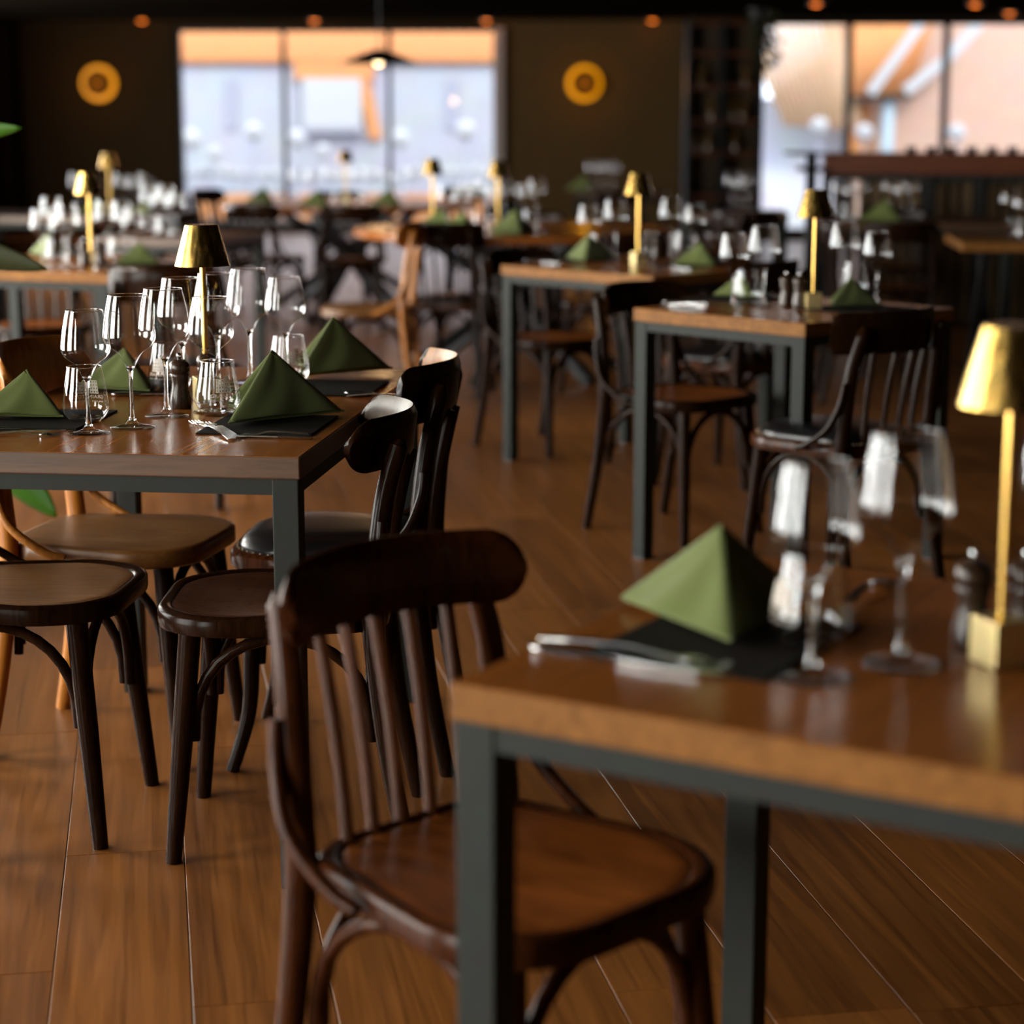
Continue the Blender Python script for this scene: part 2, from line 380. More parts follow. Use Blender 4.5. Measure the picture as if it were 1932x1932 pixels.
# left wall with the tall windows that light the room, right wall, wall behind the camera
LW = [(-1.3, .4), (1.5, 3.1), (4.1, 5.9), (6.7, 8.5), (9.1, 10.9)]
mb = MB(); y = YB
for a, c in LW:
    wb(mb, XN - .2, XN, y, a, 0, ZC); wb(mb, XN - .2, XN, a, c, 0, .2); wb(mb, XN - .2, XN, a, c, 2.36, ZC); y = c
wb(mb, XN - .2, XN, y, YN, 0, ZC); wb(mb, XL - .2, XN, YN, YN + .2, 0, ZC); y = YN + .2
for a, c in ((14.0, 16.2), (16.4, 18.6), (18.8, 21.0)):  # unseen openings added for the far fill light
    wb(mb, XL - .2, XL, y, a, 0, ZC); wb(mb, XL - .2, XL, a, c, 0, .3); wb(mb, XL - .2, XL, a, c, 2.36, ZC); y = c
wb(mb, XL - .2, XL, y, YW + .25, 0, ZC)
struct(mb.build('wall_left', M['wall']))
win3 = struct(MB().box((XN - .1, 4.8, 2.34), (.06, 12.2, .04)).build('window_3', M['black']))
for a, c in LW:
    b = MB(); b.box((XN - .1, (a + c) / 2, 1.28), (.006, c - a, 2.14)); b.build('window_pane', M['pane'], win3)
wallbox('wall_right', XR, XR + .2, YB, Y2 + .2, 0, ZC, M['wall'])
wallbox('wall_front', XL, XR, YB - .2, YB, 0, ZC, M['wall'])
# dark beam under the ceiling in front of the windows; panel joints and column at far left
struct(MB().box(((XL + XR) / 2, YW - 1.6, ZC - .02), (XR - XL, .12, .04)).build('trim_1', M['ceil']))
x = atY(38, 300, YW).x
struct(MB().box((x, YW - .05, ZC / 2), (.1, .1, ZC)).build('trim_2', M['ceil']))
x = atY(1272, 200, YW).x
struct(MB().box((x, YW - .06, ZC / 2), (.16, .12, ZC)).build('trim_3', M['wall']))

# ------------------------------------------------------------------ outside
og = MB(); og.box((2, 42, -.45), (70, 36.6, .1)); struct(og.build('ground', M['terr']))
def facade():
    h = empty('house', 'pale rendered house with an orange tiled roof seen through the left window', 'building', (0, 31, -.4))
    def P(px, py, Y=31): v = atY(px, py, Y); return Vector((v.x, v.y - 31, v.z + .4))
    e0 = P(300, 365).z; e1 = P(300, 113).z
    x0, x1 = P(180, 200).x, P(1180, 200).x
    MB().box(((x0 + x1) / 2, .15, (e0 + e1) / 2), (x1 - x0, .3, e1 - e0)).build('wall', M['lav'], h)
    b = MB(); b.box(((x0 + x1) / 2, .1, e0 / 2), (x1 - x0, .36, e0)); b.build('plinth', M['tile'], h)
    # tiled roof: overlapping courses of barrel tiles
    r = MB(); n = 46; dxx = (x1 - x0) / n
    for i in range(n):
        xa = x0 + i * dxx
        pts = [(xa + dxx / 2, -.12, e1 - .03), (xa + dxx / 2, 1.6, e1 + 1.2)]
        r.tube(pts, dxx * .52, 8, flat=(1, .6))
    ro = r.build('roof', M['tile'], h, True); ro['kind'] = 'stuff'
    # gable with a white window in front of the wall
    g = MB(); a = P(556, 113); bq = P(706, 113); c0 = P(566, 152); c1 = P(716, 262)
    zc = P(600, 150).z
    g.box(((a.x + bq.x) / 2, -.06, (a.z + zc) / 2), (bq.x - a.x, .12, a.z - zc)); g.build('gable', M['tile'], h)
    f = MB(); p, q = P(686, 150), P(716, 262)
    f.bar((p.x, -.06, p.z), (q.x - .05, -.06, q.z), .18, .12, (0, 1, 0)); f.build('gable_edge', M['tile'], h)
    wn = MB(); p, q = P(572, 148), P(684, 240)
    wn.box(((p.x + q.x) / 2, -.08, (p.z + q.z) / 2), (q.x - p.x, .16, p.z - q.z)); wo = wn.build('window', M['white'], h)
    MB().box(((p.x + q.x) / 2, -.2, q.z - .04), (q.x - p.x + .1, .1, .05)).build('sill', M['lav'], wo)
    for px in (433, 850):
        p, q = P(px - 8, 150), P(px + 14, 245)
        MB().box(((p.x + q.x) / 2, -.02, (p.z + q.z) / 2), (q.x - p.x, .04, p.z - q.z)).build('shutter', plain('shutter_grey', (.32, .32, .39), .9), h)
facade()
def house2():
    Y = 29.0
    h = empty('gabled_house', 'brick house with peach tiled roofs and white gable boards behind the bar', 'building', (0, Y, -.4))
    def P(px, py): v = atY(px, py, Y); return Vector((v.x, 0, v.z + .4))
    x0, x1 = P(1625, 100).x, P(2300, 100).x; top = P(1700, -60).z
    MB().box(((x0 + x1) / 2, .6, top / 2), (x1 - x0, .3, top)).build('wall', M['pink'], h)
    a = P(1330, 292); c = P(1640, 252)
    MB().box(((a.x + c.x) / 2, .9, a.z / 2 + .4), (c.x - a.x, .3, a.z + .8)).build('side_wall', plain('render_pale', (.62, .63, .70), .9, bscale=2), h)
    # large pale roof slope, tiled in rows
    r = MB(); n = 15
    tl, tr, bl, br = P(1395, 20), P(1605, 20), P(1480, 236), P(1625, 246)
    for i in range(n):
        t = (i + .5) / n
        p = lerp(tl, tr, t); q = lerp(bl, br, t)
        r.tube([(q.x, .05, q.z), (p.x, .5, p.z)], abs(tr.x - tl.x) / n * .56, 8, flat=(1, .5))
    o = r.build('roof', M['peach'], h, True); o['kind'] = 'stuff'
    r = MB(); tl, tr, bl, br = P(1600, 10), P(1790, -20), P(1612, 186), P(1720, 180)
    for i in range(12):
        t = (i + .5) / 12; p = lerp(tl, tr, t); q = lerp(bl, br, t)
        r.tube([(q.x, .15, q.z), (p.x, .45, p.z)], abs(tr.x - tl.x) / 12 * .56, 8, flat=(1, .5))
    o = r.build('dormer_roof', M['tile'], h, True); o['kind'] = 'stuff'
    for p, q in (((1640, 176), (1738, 42)), ((1706, 172), (1782, 112)), ((1785, 112), (1850, 40))):
        p = P(*p); q = P(*q)
        MB().bar((p.x, -.05, p.z), (q.x, -.05, q.z), .14, .08, (0, 1, 0)).build('gable_board', M['white'], h)
    p, q = P(1610, 184), P(1715, 190)
    MB().box(((p.x + q.x) / 2, -.02, p.z), (q.x - p.x, .2, .06)).build('gutter', M['steel'], h)
    p = P(1678, 184)
    MB().tube([(p.x, .05, p.z), (p.x, .05, 0)], .09, 10).build('drainpipe', M['pipe'], h, True)
    p, q = P(1612, 200), P(1650, 290)
    MB().box(((p.x + q.x) / 2, .4, (p.z + q.z) / 2), (q.x - p.x, .1, p.z - q.z)).build('door', M['tile'], h)
house2()
# white blobs standing in for glints on the window glass, on made-up stands
def carrier(i, px0, px1, py, Y, n, r, label):
    a, c = atY(px0, py, Y), atY(px1, py, Y)
    t = empty('flower_trough', label, 'planter', ((a.x + c.x) / 2, Y, -.4), 0, None)
    wd = c.x - a.x; z = a.z + .4
    zb = .66; MB().box((0, 0, (z - r + zb) / 2), (wd, .3, z - r - zb), bev=.01).build('trough', M['lav'], t)
    for sx in (-1, 1): MB().box((sx * (wd / 2 - .05), 0, zb / 2), (.05, .25, zb)).build('leg', M['lav'], t)
    bm0 = bmesh.new(); bmesh.ops.create_icosphere(bm0, subdivisions=2, radius=r)
    for v in bm0.verts: v.co *= 1 + .12 * math.sin(v.co.x * 90) * math.cos(v.co.z * 70)
    me = bpy.data.meshes.new('bloom'); bm0.to_mesh(me); bm0.free(); me.materials.append(M['white'])
    for k in range(n):
        o = bpy.data.objects.new('bloom', me); COL.objects.link(o); o.parent = t
        o.location = (-wd / 2 + wd * (k + .5) / n, random.uniform(-.08, .08), z + random.uniform(-.03, .03))
carrier(0, 345, 530, 326, 29.4, 9, .085, 'long trough of white blooms outside the left pane')
carrier(1, 545, 735, 330, 29.4, 9, .085, 'long trough of white blooms outside the middle pane')
carrier(2, 750, 930, 326, 29.4, 8, .085, 'long trough of white blooms outside the right pane')
def white_glint(px, py, Y, r, label):  # made-up ball on a stem, standing in for a bright window highlight
    p = atY(px, py, Y); t = empty('clipped_bush', label, 'bush', (p.x, Y, -.4))
    MB().tube([(0, 0, 0), (0, 0, p.z + .4 - r * .6)], .02, 8).build('stem', M['lav'], t)
    bm0 = bmesh.new(); bmesh.ops.create_icosphere(bm0, subdivisions=3, radius=r)
    for v in bm0.verts: v.co *= 1 + random.uniform(-.08, .08)
    me = bpy.data.meshes.new('bloom_head'); bm0.to_mesh(me); bm0.free(); me.materials.append(M['white'])
    o = bpy.data.objects.new('bloom_head', me); COL.objects.link(o); o.parent = t; o.location = (0, 0, p.z + .4)
for k, (px, py, r) in enumerate(((360, 262, .13), (478, 248, .12), (405, 288, .09), (560, 262, .12), (755, 262, .12), (878, 246, .13), (610, 285, .09))):
    white_glint(px, py, 29.0, r * 1.1, ['white blooming standard bush outside, leftmost in the window', 'larger white blooming bush outside, right in the left pane',
      'low white blooming bush outside, mid left pane', 'white blooming bush outside just right of the first mullion', 'white blooming bush outside just right of the second mullion',
      'highest white blooming bush outside in the right pane', 'low white blooming bush outside in the middle pane'][k])
for px, py, r, lb in ((1545, 238, .11, 'white blooming bush outside the left pane of the bar window'), (1630, 250, .11, 'white blooming bush outside just right of the bar window mullion'), (1805, 250, .11, 'white blooming bush outside the right pane of the bar window')):
    white_glint(px, py, 28.3, r * 1.1, lb)

# ------------------------------------------------------------------ lamps of the room
def sconce(px, py, label):
    p = atY(px, py, YW - .06); t = empty('wall_sconce', label, 'wall light', (p.x, YW, p.z), 0, None)
    def disc(r, y0, y1, name, mat, bev=.01):
        b = MB(); b.lathe([(r - bev, 0), (r, bev), (r, abs(y1 - y0) - bev), (r - bev, abs(y1 - y0))], 40)
        o = b.build(name, mat, t, False); auto(o); o.rotation_euler = (R(90), 0, 0); o.location = (0, y0, 0); return o
    disc(.205, 0, -.04, 'glowing_ring', M['halo'])
    disc(.152, -.055, -.11, 'centre_disc', M['wall_dark'])
    l = bpy.data.lights.new('sconce_light', 'POINT'); l.energy = 1.0; l.color = (1, .40, .02); l.shadow_soft_size = .05
    lo = bpy.data.objects.new('sconce_light', l); lo.location = (p.x, YW - .20, p.z); COL.objects.link(lo)
sconce(185, 157, 'round wall light with a glowing amber ring left of the window')
sconce(1103, 157, 'round wall light with a glowing amber ring right of the window')
def spot(px, py, label, z=ZC):
    p = W(px, py, z); t = empty('ceiling_spotlight', label, 'ceiling light', (p.x, min(p.y, YW - .25), z), 0, 'recessed ceiling spotlights')
    b = MB(); b.lathe([(.05, 0), (.09, 0), (.09, -.012), (.05, -.02)], 20); auto(b.build('trim_ring', M['black'], t))
    b = MB(); b.lathe([(.05, -.004), (.048, -.016), (.036, -.028), (.012, -.034)], 20); b.build('lens', M['spot'], t)
    l = bpy.data.lights.new('spot_light', 'POINT'); l.energy = .12; l.color = (1, .3, .04); l.shadow_soft_size = .03
    lo = bpy.data.objects.new('spot_light', l); lo.location = (t.location.x, t.location.y, z - .09); COL.objects.link(lo)
for px, py, lb in ((275, 38, 'dim orange ceiling spotlight above the left wall light'), (597, 38, 'dim orange ceiling spotlight above the window middle'),
                   (918, 38, 'dim orange ceiling spotlight above the window right end'), (1228, 38, 'dim orange ceiling spotlight above the dark shelf unit'),
                   (1540, 4, 'orange ceiling spotlight at top edge above the bar window left pane'), (1840, 5, 'orange ceiling spotlight at top edge above the bar window'),
                   (1905, 22, 'brighter orange ceiling spotlight near the upper right corner')):
    spot(px, py, lb)
# warm spotlights over the tables, above the frame: they sparkle in the glasses
SP = [(-1.6, 1.2), (-.2, 1.4), (1.2, 1.2), (-1.8, 3.4), (-.6, 3.6), (.9, 3.4), (2.2, 3.2), (-1.8, 6), (-.4, 6.2), (1.2, 6), (2.6, 6), (-2, 9), (0, 9.2), (1.6, 9), (3, 9.4), (-1, 12.4), (1, 12.2), (2.8, 12), (-.5, 15.5), (1.5, 15.3)]
for k, (x, y) in enumerate(SP):
    t = empty('ceiling_downlight', 'small warm downlight over the tables, above the picture', 'ceiling light', (x, y, ZC), 0, 'downlights above the tables')
    b = MB(); b.lathe([(.025, 0), (.045, 0), (.045, -.008), (.025, -.014)], 16); auto(b.build('trim_ring', M['black'], t))
    b = MB(); b.lathe([(.024, -.003), (.02, -.008)], 12); b.build('lens', M['spot_hot'], t)
def pendant():
    p = atY(716, 108, 14.6); t = empty('pendant_lamp', 'wide black pendant lamp with a lit bulb hanging before the window', 'pendant lamp', (p.x, 14.6, ZC))
    z = p.z - ZC
    b = MB(); b.lathe([(.02, .055), (.05, .05), (.13, .02), (.265, -.035), (.262, -.042), (.12, .008), (.02, .04)], 36); auto(b.build('lamp_shade', M['black'], t)).location = (0, 0, z)
    MB().tube([(0, 0, z + .05), (0, 0, 0)], .004, 6).build('cord', M['black'], t)
    b = MB(); b.lathe([(.012, 0), (.03, -.018), (.036, -.036), (.028, -.06), (.008, -.07)], 20); o = b.build('bulb', M['bulb'], t, True); o.location = (-.01, 0, z + .01)
    l = bpy.data.lights.new('pendant_light', 'POINT'); l.energy = 1.5; l.color = (1, .6, .25); l.shadow_soft_size = .05
    lo = bpy.data.objects.new('pendant_light', l); lo.location = (p.x, 14.6, p.z - .14); COL.objects.link(lo)
pendant()

# ------------------------------------------------------------------ tables
def uv(deg): a = R(deg); return Vector((math.cos(a), math.sin(a), 0)), Vector((-math.sin(a), math.cos(a), 0))
def square_table(name, label, corner, deg, su, sv, edge='edge', leg=.045, right=False, th=.038, top='top'):
    """corner = near-left corner (near-right when right=True) of the top; su along the edge facing us, sv in depth"""
    u, v = uv(deg)
    if right: corner = corner - u * su
    t = empty('dining_table', label, 'table', (corner.x, corner.y, 0), R(deg))
    zt = .76
    b = MB(); b.box((su / 2, sv / 2, zt - th / 2), (su, sv, th), bev=.0025)
    o = b.build('tabletop', M[top], t)
    o.data.materials.append(M[edge])
    for f in o.data.polygons:
        if abs(f.normal.z) < .5: f.material_index = 1
    zb = zt - th; fr = leg; ins = .004
    b = MB()
    b.box((su / 2, ins + fr / 2, zb - fr / 2), (su - 2 * ins - 2 * fr, fr * .9, fr * .62)); b.box((su / 2, sv - ins - fr / 2, zb - fr / 2), (su - 2 * ins - 2 * fr, fr * .9, fr * .62))
    b.box((ins + fr / 2, sv / 2, zb - fr / 2), (fr * .9, sv - 2 * ins - 2 * fr, fr * .62)); b.box((su - ins - fr / 2, sv / 2, zb - fr / 2), (fr * .9, sv - 2 * ins - 2 * fr, fr * .62))
    b.v = [q + Vector((0, 0, fr * .19)) for q in b.v]
    b.build('frame', M['steel'], t)
    for x in (ins + fr / 2, su - ins - fr / 2):
        for y in (ins + fr / 2, sv - ins - fr / 2):
            l = MB(); l.box((x, y, zb / 2 + .004), (fr, fr, zb - .008), bev=.002); lo = l.build('leg', M['steel'], t)
            g = MB(); g.box((x, y, .004), (fr * .96, fr * .96, .008)); g.build('foot_cap', M['black'], lo)
    return t
T1N = W(565, 863); T1D = -7.0
T1 = square_table('T1', 'sharp oak dining table with grey steel frame at left', T1N, T1D, .70, 1.20, 'edge_dark', right=True)
T0C = W(848, 1288); T0 = square_table('T0', 'blurred foreground oak table with steel legs at lower right', T0C, -31, .82, .70)
T2C = W(1195, 581); T2 = square_table('T2', 'oak table with lamp and mills behind the foreground glasses', T2C, -47, .65, .70)
T3C = W(945, 500); T3 = square_table('T3', 'oak table with brass lamp in the middle, right of centre', T3C, -47, .80, .70)
T4C = W(203, 516); T4 = square_table('T4', 'oak table with steel frame cut by the left picture edge', T4C, -22, .95, .75, right=True)
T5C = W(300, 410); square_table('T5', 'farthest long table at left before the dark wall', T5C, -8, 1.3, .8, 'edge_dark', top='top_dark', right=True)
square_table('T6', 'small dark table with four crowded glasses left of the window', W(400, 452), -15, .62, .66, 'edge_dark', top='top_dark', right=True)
T7C = W(1816, 458); 
def trestle_table(label, corner, deg, su, sv):
    u, v = uv(deg); t = empty('trestle_table', label, 'table', (corner.x, corner.y, 0), R(deg))
    b = MB(); b.box((su / 2, sv / 2, .74), (su, sv, .04), bev=.003); b.build('tabletop', M['edge'], t)
    for x in (.12, su - .12):
        b = MB(); b.bar((x, .08, .72), (x, sv - .08, .01), .04, .04); b.build('leg', M['black'], t)
        b = MB(); b.bar((x + .045, sv - .08, .72), (x + .045, .08, .01), .04, .04); b.build('leg', M['black'], t)
    return t
trestle_table('wooden table with slanting black legs at the right picture edge', T7C, -6, 1.1, .75)
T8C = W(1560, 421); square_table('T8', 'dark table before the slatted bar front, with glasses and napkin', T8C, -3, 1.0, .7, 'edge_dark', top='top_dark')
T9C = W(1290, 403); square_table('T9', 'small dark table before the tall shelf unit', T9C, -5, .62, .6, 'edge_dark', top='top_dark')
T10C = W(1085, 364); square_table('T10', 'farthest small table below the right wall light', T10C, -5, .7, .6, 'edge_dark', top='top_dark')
def round_table(label, c, r):
    t = empty('round_table', label, 'table', (c.x, c.y, 0))
    b = MB(); b.lathe([(r - .01, .72), (r, .728), (r, .752), (r - .008, .76)], 56); o = b.build('tabletop', M['top'], t); auto(o)
    for k in range(6):
        a = R(60 * k + 12); a2 = a + R(178)
        b = MB(); b.bar((math.cos(a) * r * .72, math.sin(a) * r * .72, .01), (math.cos(a2) * r * .55, math.sin(a2) * r * .55, .715), .055, .055)
        b.build('leg', M['black'], t)
    b = MB(); b.lathe([(.09, .34), (.11, .36), (.11, .42), (.09, .44)], 16); auto(b.build('hub', M['black'], t))
    return t
RC1 = Vector((-1.10, 13.75, 0)); round_table('large round table on crossed black legs before the window', RC1, .86)
RC2 = Vector((0, 10.5, 0)); round_table('round table on crossed black legs behind the brass lamp table', RC2, .82)

# ------------------------------------------------------------------ chairs
def chair_maker(frame, seat, style='ply', top=.83, crest_h=.098, slats=5, sag=.09, saber=False, cut='round', worn=None, legmat=None):
    """bistro chair; faces +x, origin on the floor under the seat centre"""
    def f():
        t = empty('bistro_chair', 'x', 'chair'); FM, SM = M[frame], M[seat]; LM = M[legmat or frame]
        # seat outline: rounded trapezoid
        def outline(inset, n=9):
            if inset > .025:
                q = 1 - (inset - .02) / .19
                return [(x * q, y * q) for x, y in outline(.02, n)]
            fw, rw, d = .205 - inset, .172 - inset, .20 - inset
            pts = []
            for cx, cy, r, a0 in ((d - .125, fw - .125, .125, 0), (-d + .085, rw - .085, .085, 90), (-d + .085, -rw + .085, .085, 180), (d - .125, -fw + .125, .125, 270)):
                for k in range(n):
                    a = R(a0 + 90 * k / (n - 1)); pts.append((cx + r * math.cos(a) + (.018 if cx > 0 else 0) * math.cos(a), cy + r * math.sin(a)))
            return pts
        def ringmesh(levels, name, mat, close_top=True):
            b = MB(); n = len(outline(0)); V = []
            for ins, z in levels: V += [Vector((x, y, z)) for x, y in outline(ins)]
            Fc = [(i * n + k, i * n + (k + 1) % n, (i + 1) * n + (k + 1) % n, (i + 1) * n + k) for i in range(len(levels) - 1) for k in range(n)]
            Fc.append(tuple(range(n - 1, -1, -1)))
            if close_top: Fc.append(tuple(range((len(levels) - 1) * n, len(levels) * n)))
            b.add(V, Fc); return auto(b.build(name, mat, t), 50)
        if style == 'ply':
            ringmesh([(.012, .418), (.002, .421), (0, .43), (0, .449), (.003, .4545), (.009, .457), (.016, .456), (.021, .452), (.024, .449), (.0245, .440)], 'seat_frame', FM)
            o = ringmesh([(.0225, .4475), (.0225, .4525), (.027, .4535)] + [(.03 + .012 * q,   .4532 - .0060 * math.sin(PI / 2 * q / 13) ) for q in range(1, 14)], 'seat_panel', SM)
        elif style == 'flat':
            ringmesh([(.004, .420), (0, .424), (0, .452), (.004, .457), (.012, .4585), (.1, .4575), (.15, .457)], 'seat', SM)
        else:
            ringmesh([(.012, .412), (.002, .415), (0, .424), (0, .445), (.005, .450), (.02, .451)], 'seat_frame', M['chair_red'])
            ringmesh([(.02, .446), (.018, .456), (.025, .468), (.05, .478), (.10, .483), (.15, .484)], 'cushion', SM)
            b = MB()
            ol = outline(.014, 12)
            for x, y in ol: b.lathe([(.0035, 0), (.003, .002), (.001, .003)], 6, (x, y, .4515))
            b.build('nail_trim', M['nail'], t)['kind'] = 'stuff'
        # rear legs run up into the back posts
        for s in (-1, 1):
            P = spline([(-.238, .185 * s, 0), (-.20, .178 * s, .2), (-.178, .170 * s, .40), (-.180, .168 * s, .5), (-.198, .163 * s, .66), (-.228, .150 * s, top - .035)], 5)
            n = len(P); rad = [lerp(.0155, .021, min(1, i / (n * .45))) if i < n * .45 else lerp(.021, .0165, (i - n * .45) / (n * .55)) for i in range(n)]
            rad[-1] *= .55
            P.insert(n - 1, P[-1] - Vector((-.003, 0, .012))); rad.insert(n - 1, .0155)
            b = MB(); b.tube(P, rad, 12); auto(b.build('back_post', FM, t), 60)
        # front legs
        for s in (-1, 1):
            if saber:
                P = spline([(.155, .145 * s, .42), (.165, .155 * s, .25), (.172, .165 * s, .12), (.205, .19 * s, .0)], 6); rr = [lerp(.0195, .0135, i / (len(P) - 1)) for i in range(len(P))]
            else:
                P = [(.150, .148 * s, .425), (.168, .162 * s, .22), (.188, .180 * s, 0)]; rr = [.0205, .019, .0145]
            b = MB(); b.tube(P, rr, 12); auto(b.build('leg', LM, t), 60)
        # bentwood arches under the seat: front and both sides
        def arch(a, c, zl, name='arch_brace', r=.0105):
            a = Vector(a); c = Vector(c); pts = []
            for k in range(17):
                th = PI * k / 16; f_ = .5 - .5 * math.cos(th)
                q = lerp(a, c, f_); q.z = zl + (.408 - zl) * min(1, math.sin(th) ** .8 * 1.0); pts.append(q)
            b = MB(); b.tube(pts, r, 8); return auto(b.build(name, LM, t), 60)
        arch((.16, -.145, 0), (.16, .145, 0), .22)
        for s in (-1, 1): arch((.148, .150 * s, 0), (-.172, .155 * s, 0), .22)
        arch((-.168, -.15, 0), (-.168, .15, 0), .24)
        # hip braces from posts to the seat
        for s in (-1, 1):
            P = spline([(-.195, .186 * s, .625), (-.188, .193 * s, .57), (-.155, .205 * s, .50), (-.085, .206 * s, .452), (-.04, .200 * s, .436)], 5)
            b = MB(); b.tube(P, .0095, 8, flat=(1, 1)); auto(b.build('hip_brace', FM, t), 60)
        # crest rail: bent board
        def cx_(y): return -.236 + sag * (abs(y) / .195) ** 2.1
        b = MB(); n = 40; H = crest_h; V = []; Wd = .195; th = .019; rows = 7
        for i in range(n + 1):
            y = -Wd * math.cos(PI * i / n); x = cx_(y); dxd = (cx_(y + .002) - cx_(y - .002)) / .004
            nv = Vector((1, -dxd, 0)).normalized()
            e = max(0, 1 - (Wd - abs(y)) / (H * (.42 if cut == 'round' else .2))); hh = H * (math.sqrt(max(.03, 1 - e * e)) if cut == 'round' else (1 - .28 * e ** 3))
            zc = top - H / 2 + .004 * math.cos(y / Wd * 1.5)
            for side in (1, -1):
                for r_ in range(rows):
                    tt = r_ / (rows - 1) * 2 - 1; rr = side
                    bulge = th / 2 * (math.sqrt(max(0, 1 - abs(tt) ** 6)) * .85 + .15)
                    z = zc + tt * hh / 2 * (1 if side == 1 else 1)
                    p = Vector((x, y, z)) + nv * side * bulge + Vector((-(z - zc) * .13, 0, 0)); V.append(p)
        Fc = []; m = rows * 2
        for i in range(n):
            a = i * m; c = (i + 1) * m
            for r_ in range(rows - 1):
                Fc.append((a + r_, c + r_, c + r_ + 1, a + r_ + 1)); Fc.append((a + rows + r_ + 1, c + rows + r_ + 1, c + rows + r_, a + rows + r_))
            Fc.append((a + rows - 1, c + rows - 1, c + m - 1, a + m - 1)); Fc.append((a + rows, c + rows, c, a))
        for base, flip in ((0, 0), (n * m, 1)):
            q = [base + r_ for r_ in range(rows)] + [base + rows + r_ for r_ in range(rows - 1, -1, -1)]; Fc.append(tuple(q if not flip else q[::-1]))
        b.add(V, Fc); o = b.build('crest_rail', FM, t); auto(o, 55)
        if worn:
            o.data.materials.append(M[worn])
            for f_ in o.data.polygons:
                if f_.normal.x > .5 and abs(f_.center.y) < .178: f_.material_index = 1
        # slats
        for k in range(slats):
            y = (k - (slats - 1) / 2) * (.052 if slats > 4 else .066)
            xt = cx_(y) - .004
            xb = -.188 + .4 * (abs(y) / .195) ** 2 * .1; P = [lerp(Vector((xb, y * .92, .452)), Vector((xt + .004, y, top - crest_h + .015)), q / 6) + Vector((.006 * math.sin(PI * q / 6), 0, 0)) for q in range(7)]
            b = MB(); b.tube(P, .0125, 8, flat=(.42, 1), up=(1, 0, 0)); auto(b.build('slat', FM, t), 60)
        return t
    return f
KIND = {
 'near': chair_maker('chair_red', 'seat_orange', 'ply', top=.80, crest_h=.094, slats=5, sag=.075),
 'dark': chair_maker('chair', 'seat', 'ply', top=.80, crest_h=.096, slats=4, worn='worn', sag=.10),
 'leather': chair_maker('chair', 'leather', 'leather', top=.832, crest_h=.118, slats=4, saber=True, cut='square', worn='chair_tan'),
 'tan': chair_maker('chair_tan', 'seat_tan', 'flat', top=.85, crest_h=.12, slats=0, legmat='chair'),  # light on the posts and shade on the legs put into their colours
 'brown': chair_maker('chair', 'seat_tan', 'ply', top=.83, slats=4),
 'mid': chair_maker('chair', 'seat_orange', 'ply', top=.79, crest_h=.10, slats=4),
 'midl': chair_maker('chair', 'leather', 'leather', top=.81, crest_h=.115, slats=4, cut='square'),
}
def chair(kind, x, y, deg, label, group=None):
    return place('chair_' + kind, KIND[kind], (x, y, 0), R(deg), label, group)
chair('near', -.005, 2.25, -45, 'blurred reddish-brown slat-back chair with orange seat in the foreground')
chair('dark', -.42, 3.61, 180, 'dark chair with worn pale crest at the front right of the sharp table')
chair('leather', -.355, 4.12, 176, 'chair with black studded leather seat at the sharp table back right')
chair('tan', -.825, 4.17, -12, 'orange-tan chair with flat wooden seat at the sharp table back left')
chair('brown', -.925, 3.70, -5, 'dark chair with yellowish-brown seat panel at the sharp table front left')
chair('mid', .54, 6.40, -47, 'dark chair with orange-brown seat left of the lamp and mills table')
chair('midl', .91, 5.55, 127, 'dark chair with shiny black seat, its back to us, at right')
chair('midl', .80, 7.42, 135, 'black seated chair behind the two middle oak tables')
chair('mid', .15, 8.10, -47, 'dark chair tucked under the left side of the brass lamp table')

# ------------------------------------------------------------------ table things
def lamp_maker():
    t = empty('table_lamp', 'x', 'table lamp')
    b = MB(); b.box((0, 0, .025), (.046, .046, .048), rz=0, bev=.0012); b.build('base', M['brass_satin'], t)
    MB().box((0, 0, .0008), (.042, .042, .0016)).build('felt_pad', M['black'], t)
    b = MB(); b.lathe([(.0058, .049), (.0058, .28)], 14); auto(b.build('pole', M['brass'], t))
    b = MB(); b.lathe([(.053, .268), (.0545, .2685), (.0325, .3475), (.031, .3485), (.003, .3485)], 48, cap0=False, cap1=True)
    b.lathe([(.0525, .2688), (.0305, .3465), (.003, .3467)], 48, cap0=False); o = b.build('lamp_shade', M['brass'], t); auto(o, 30)
    b = MB(); b.lathe([(.024, .30), (.026, .302), (.026, .33), (.024, .332)], 16); auto(b.build('diffuser', M['lampglow'], t))
    return t
def lamp(p, rz, label): return place('lamp', lamp_maker, p, rz, label)
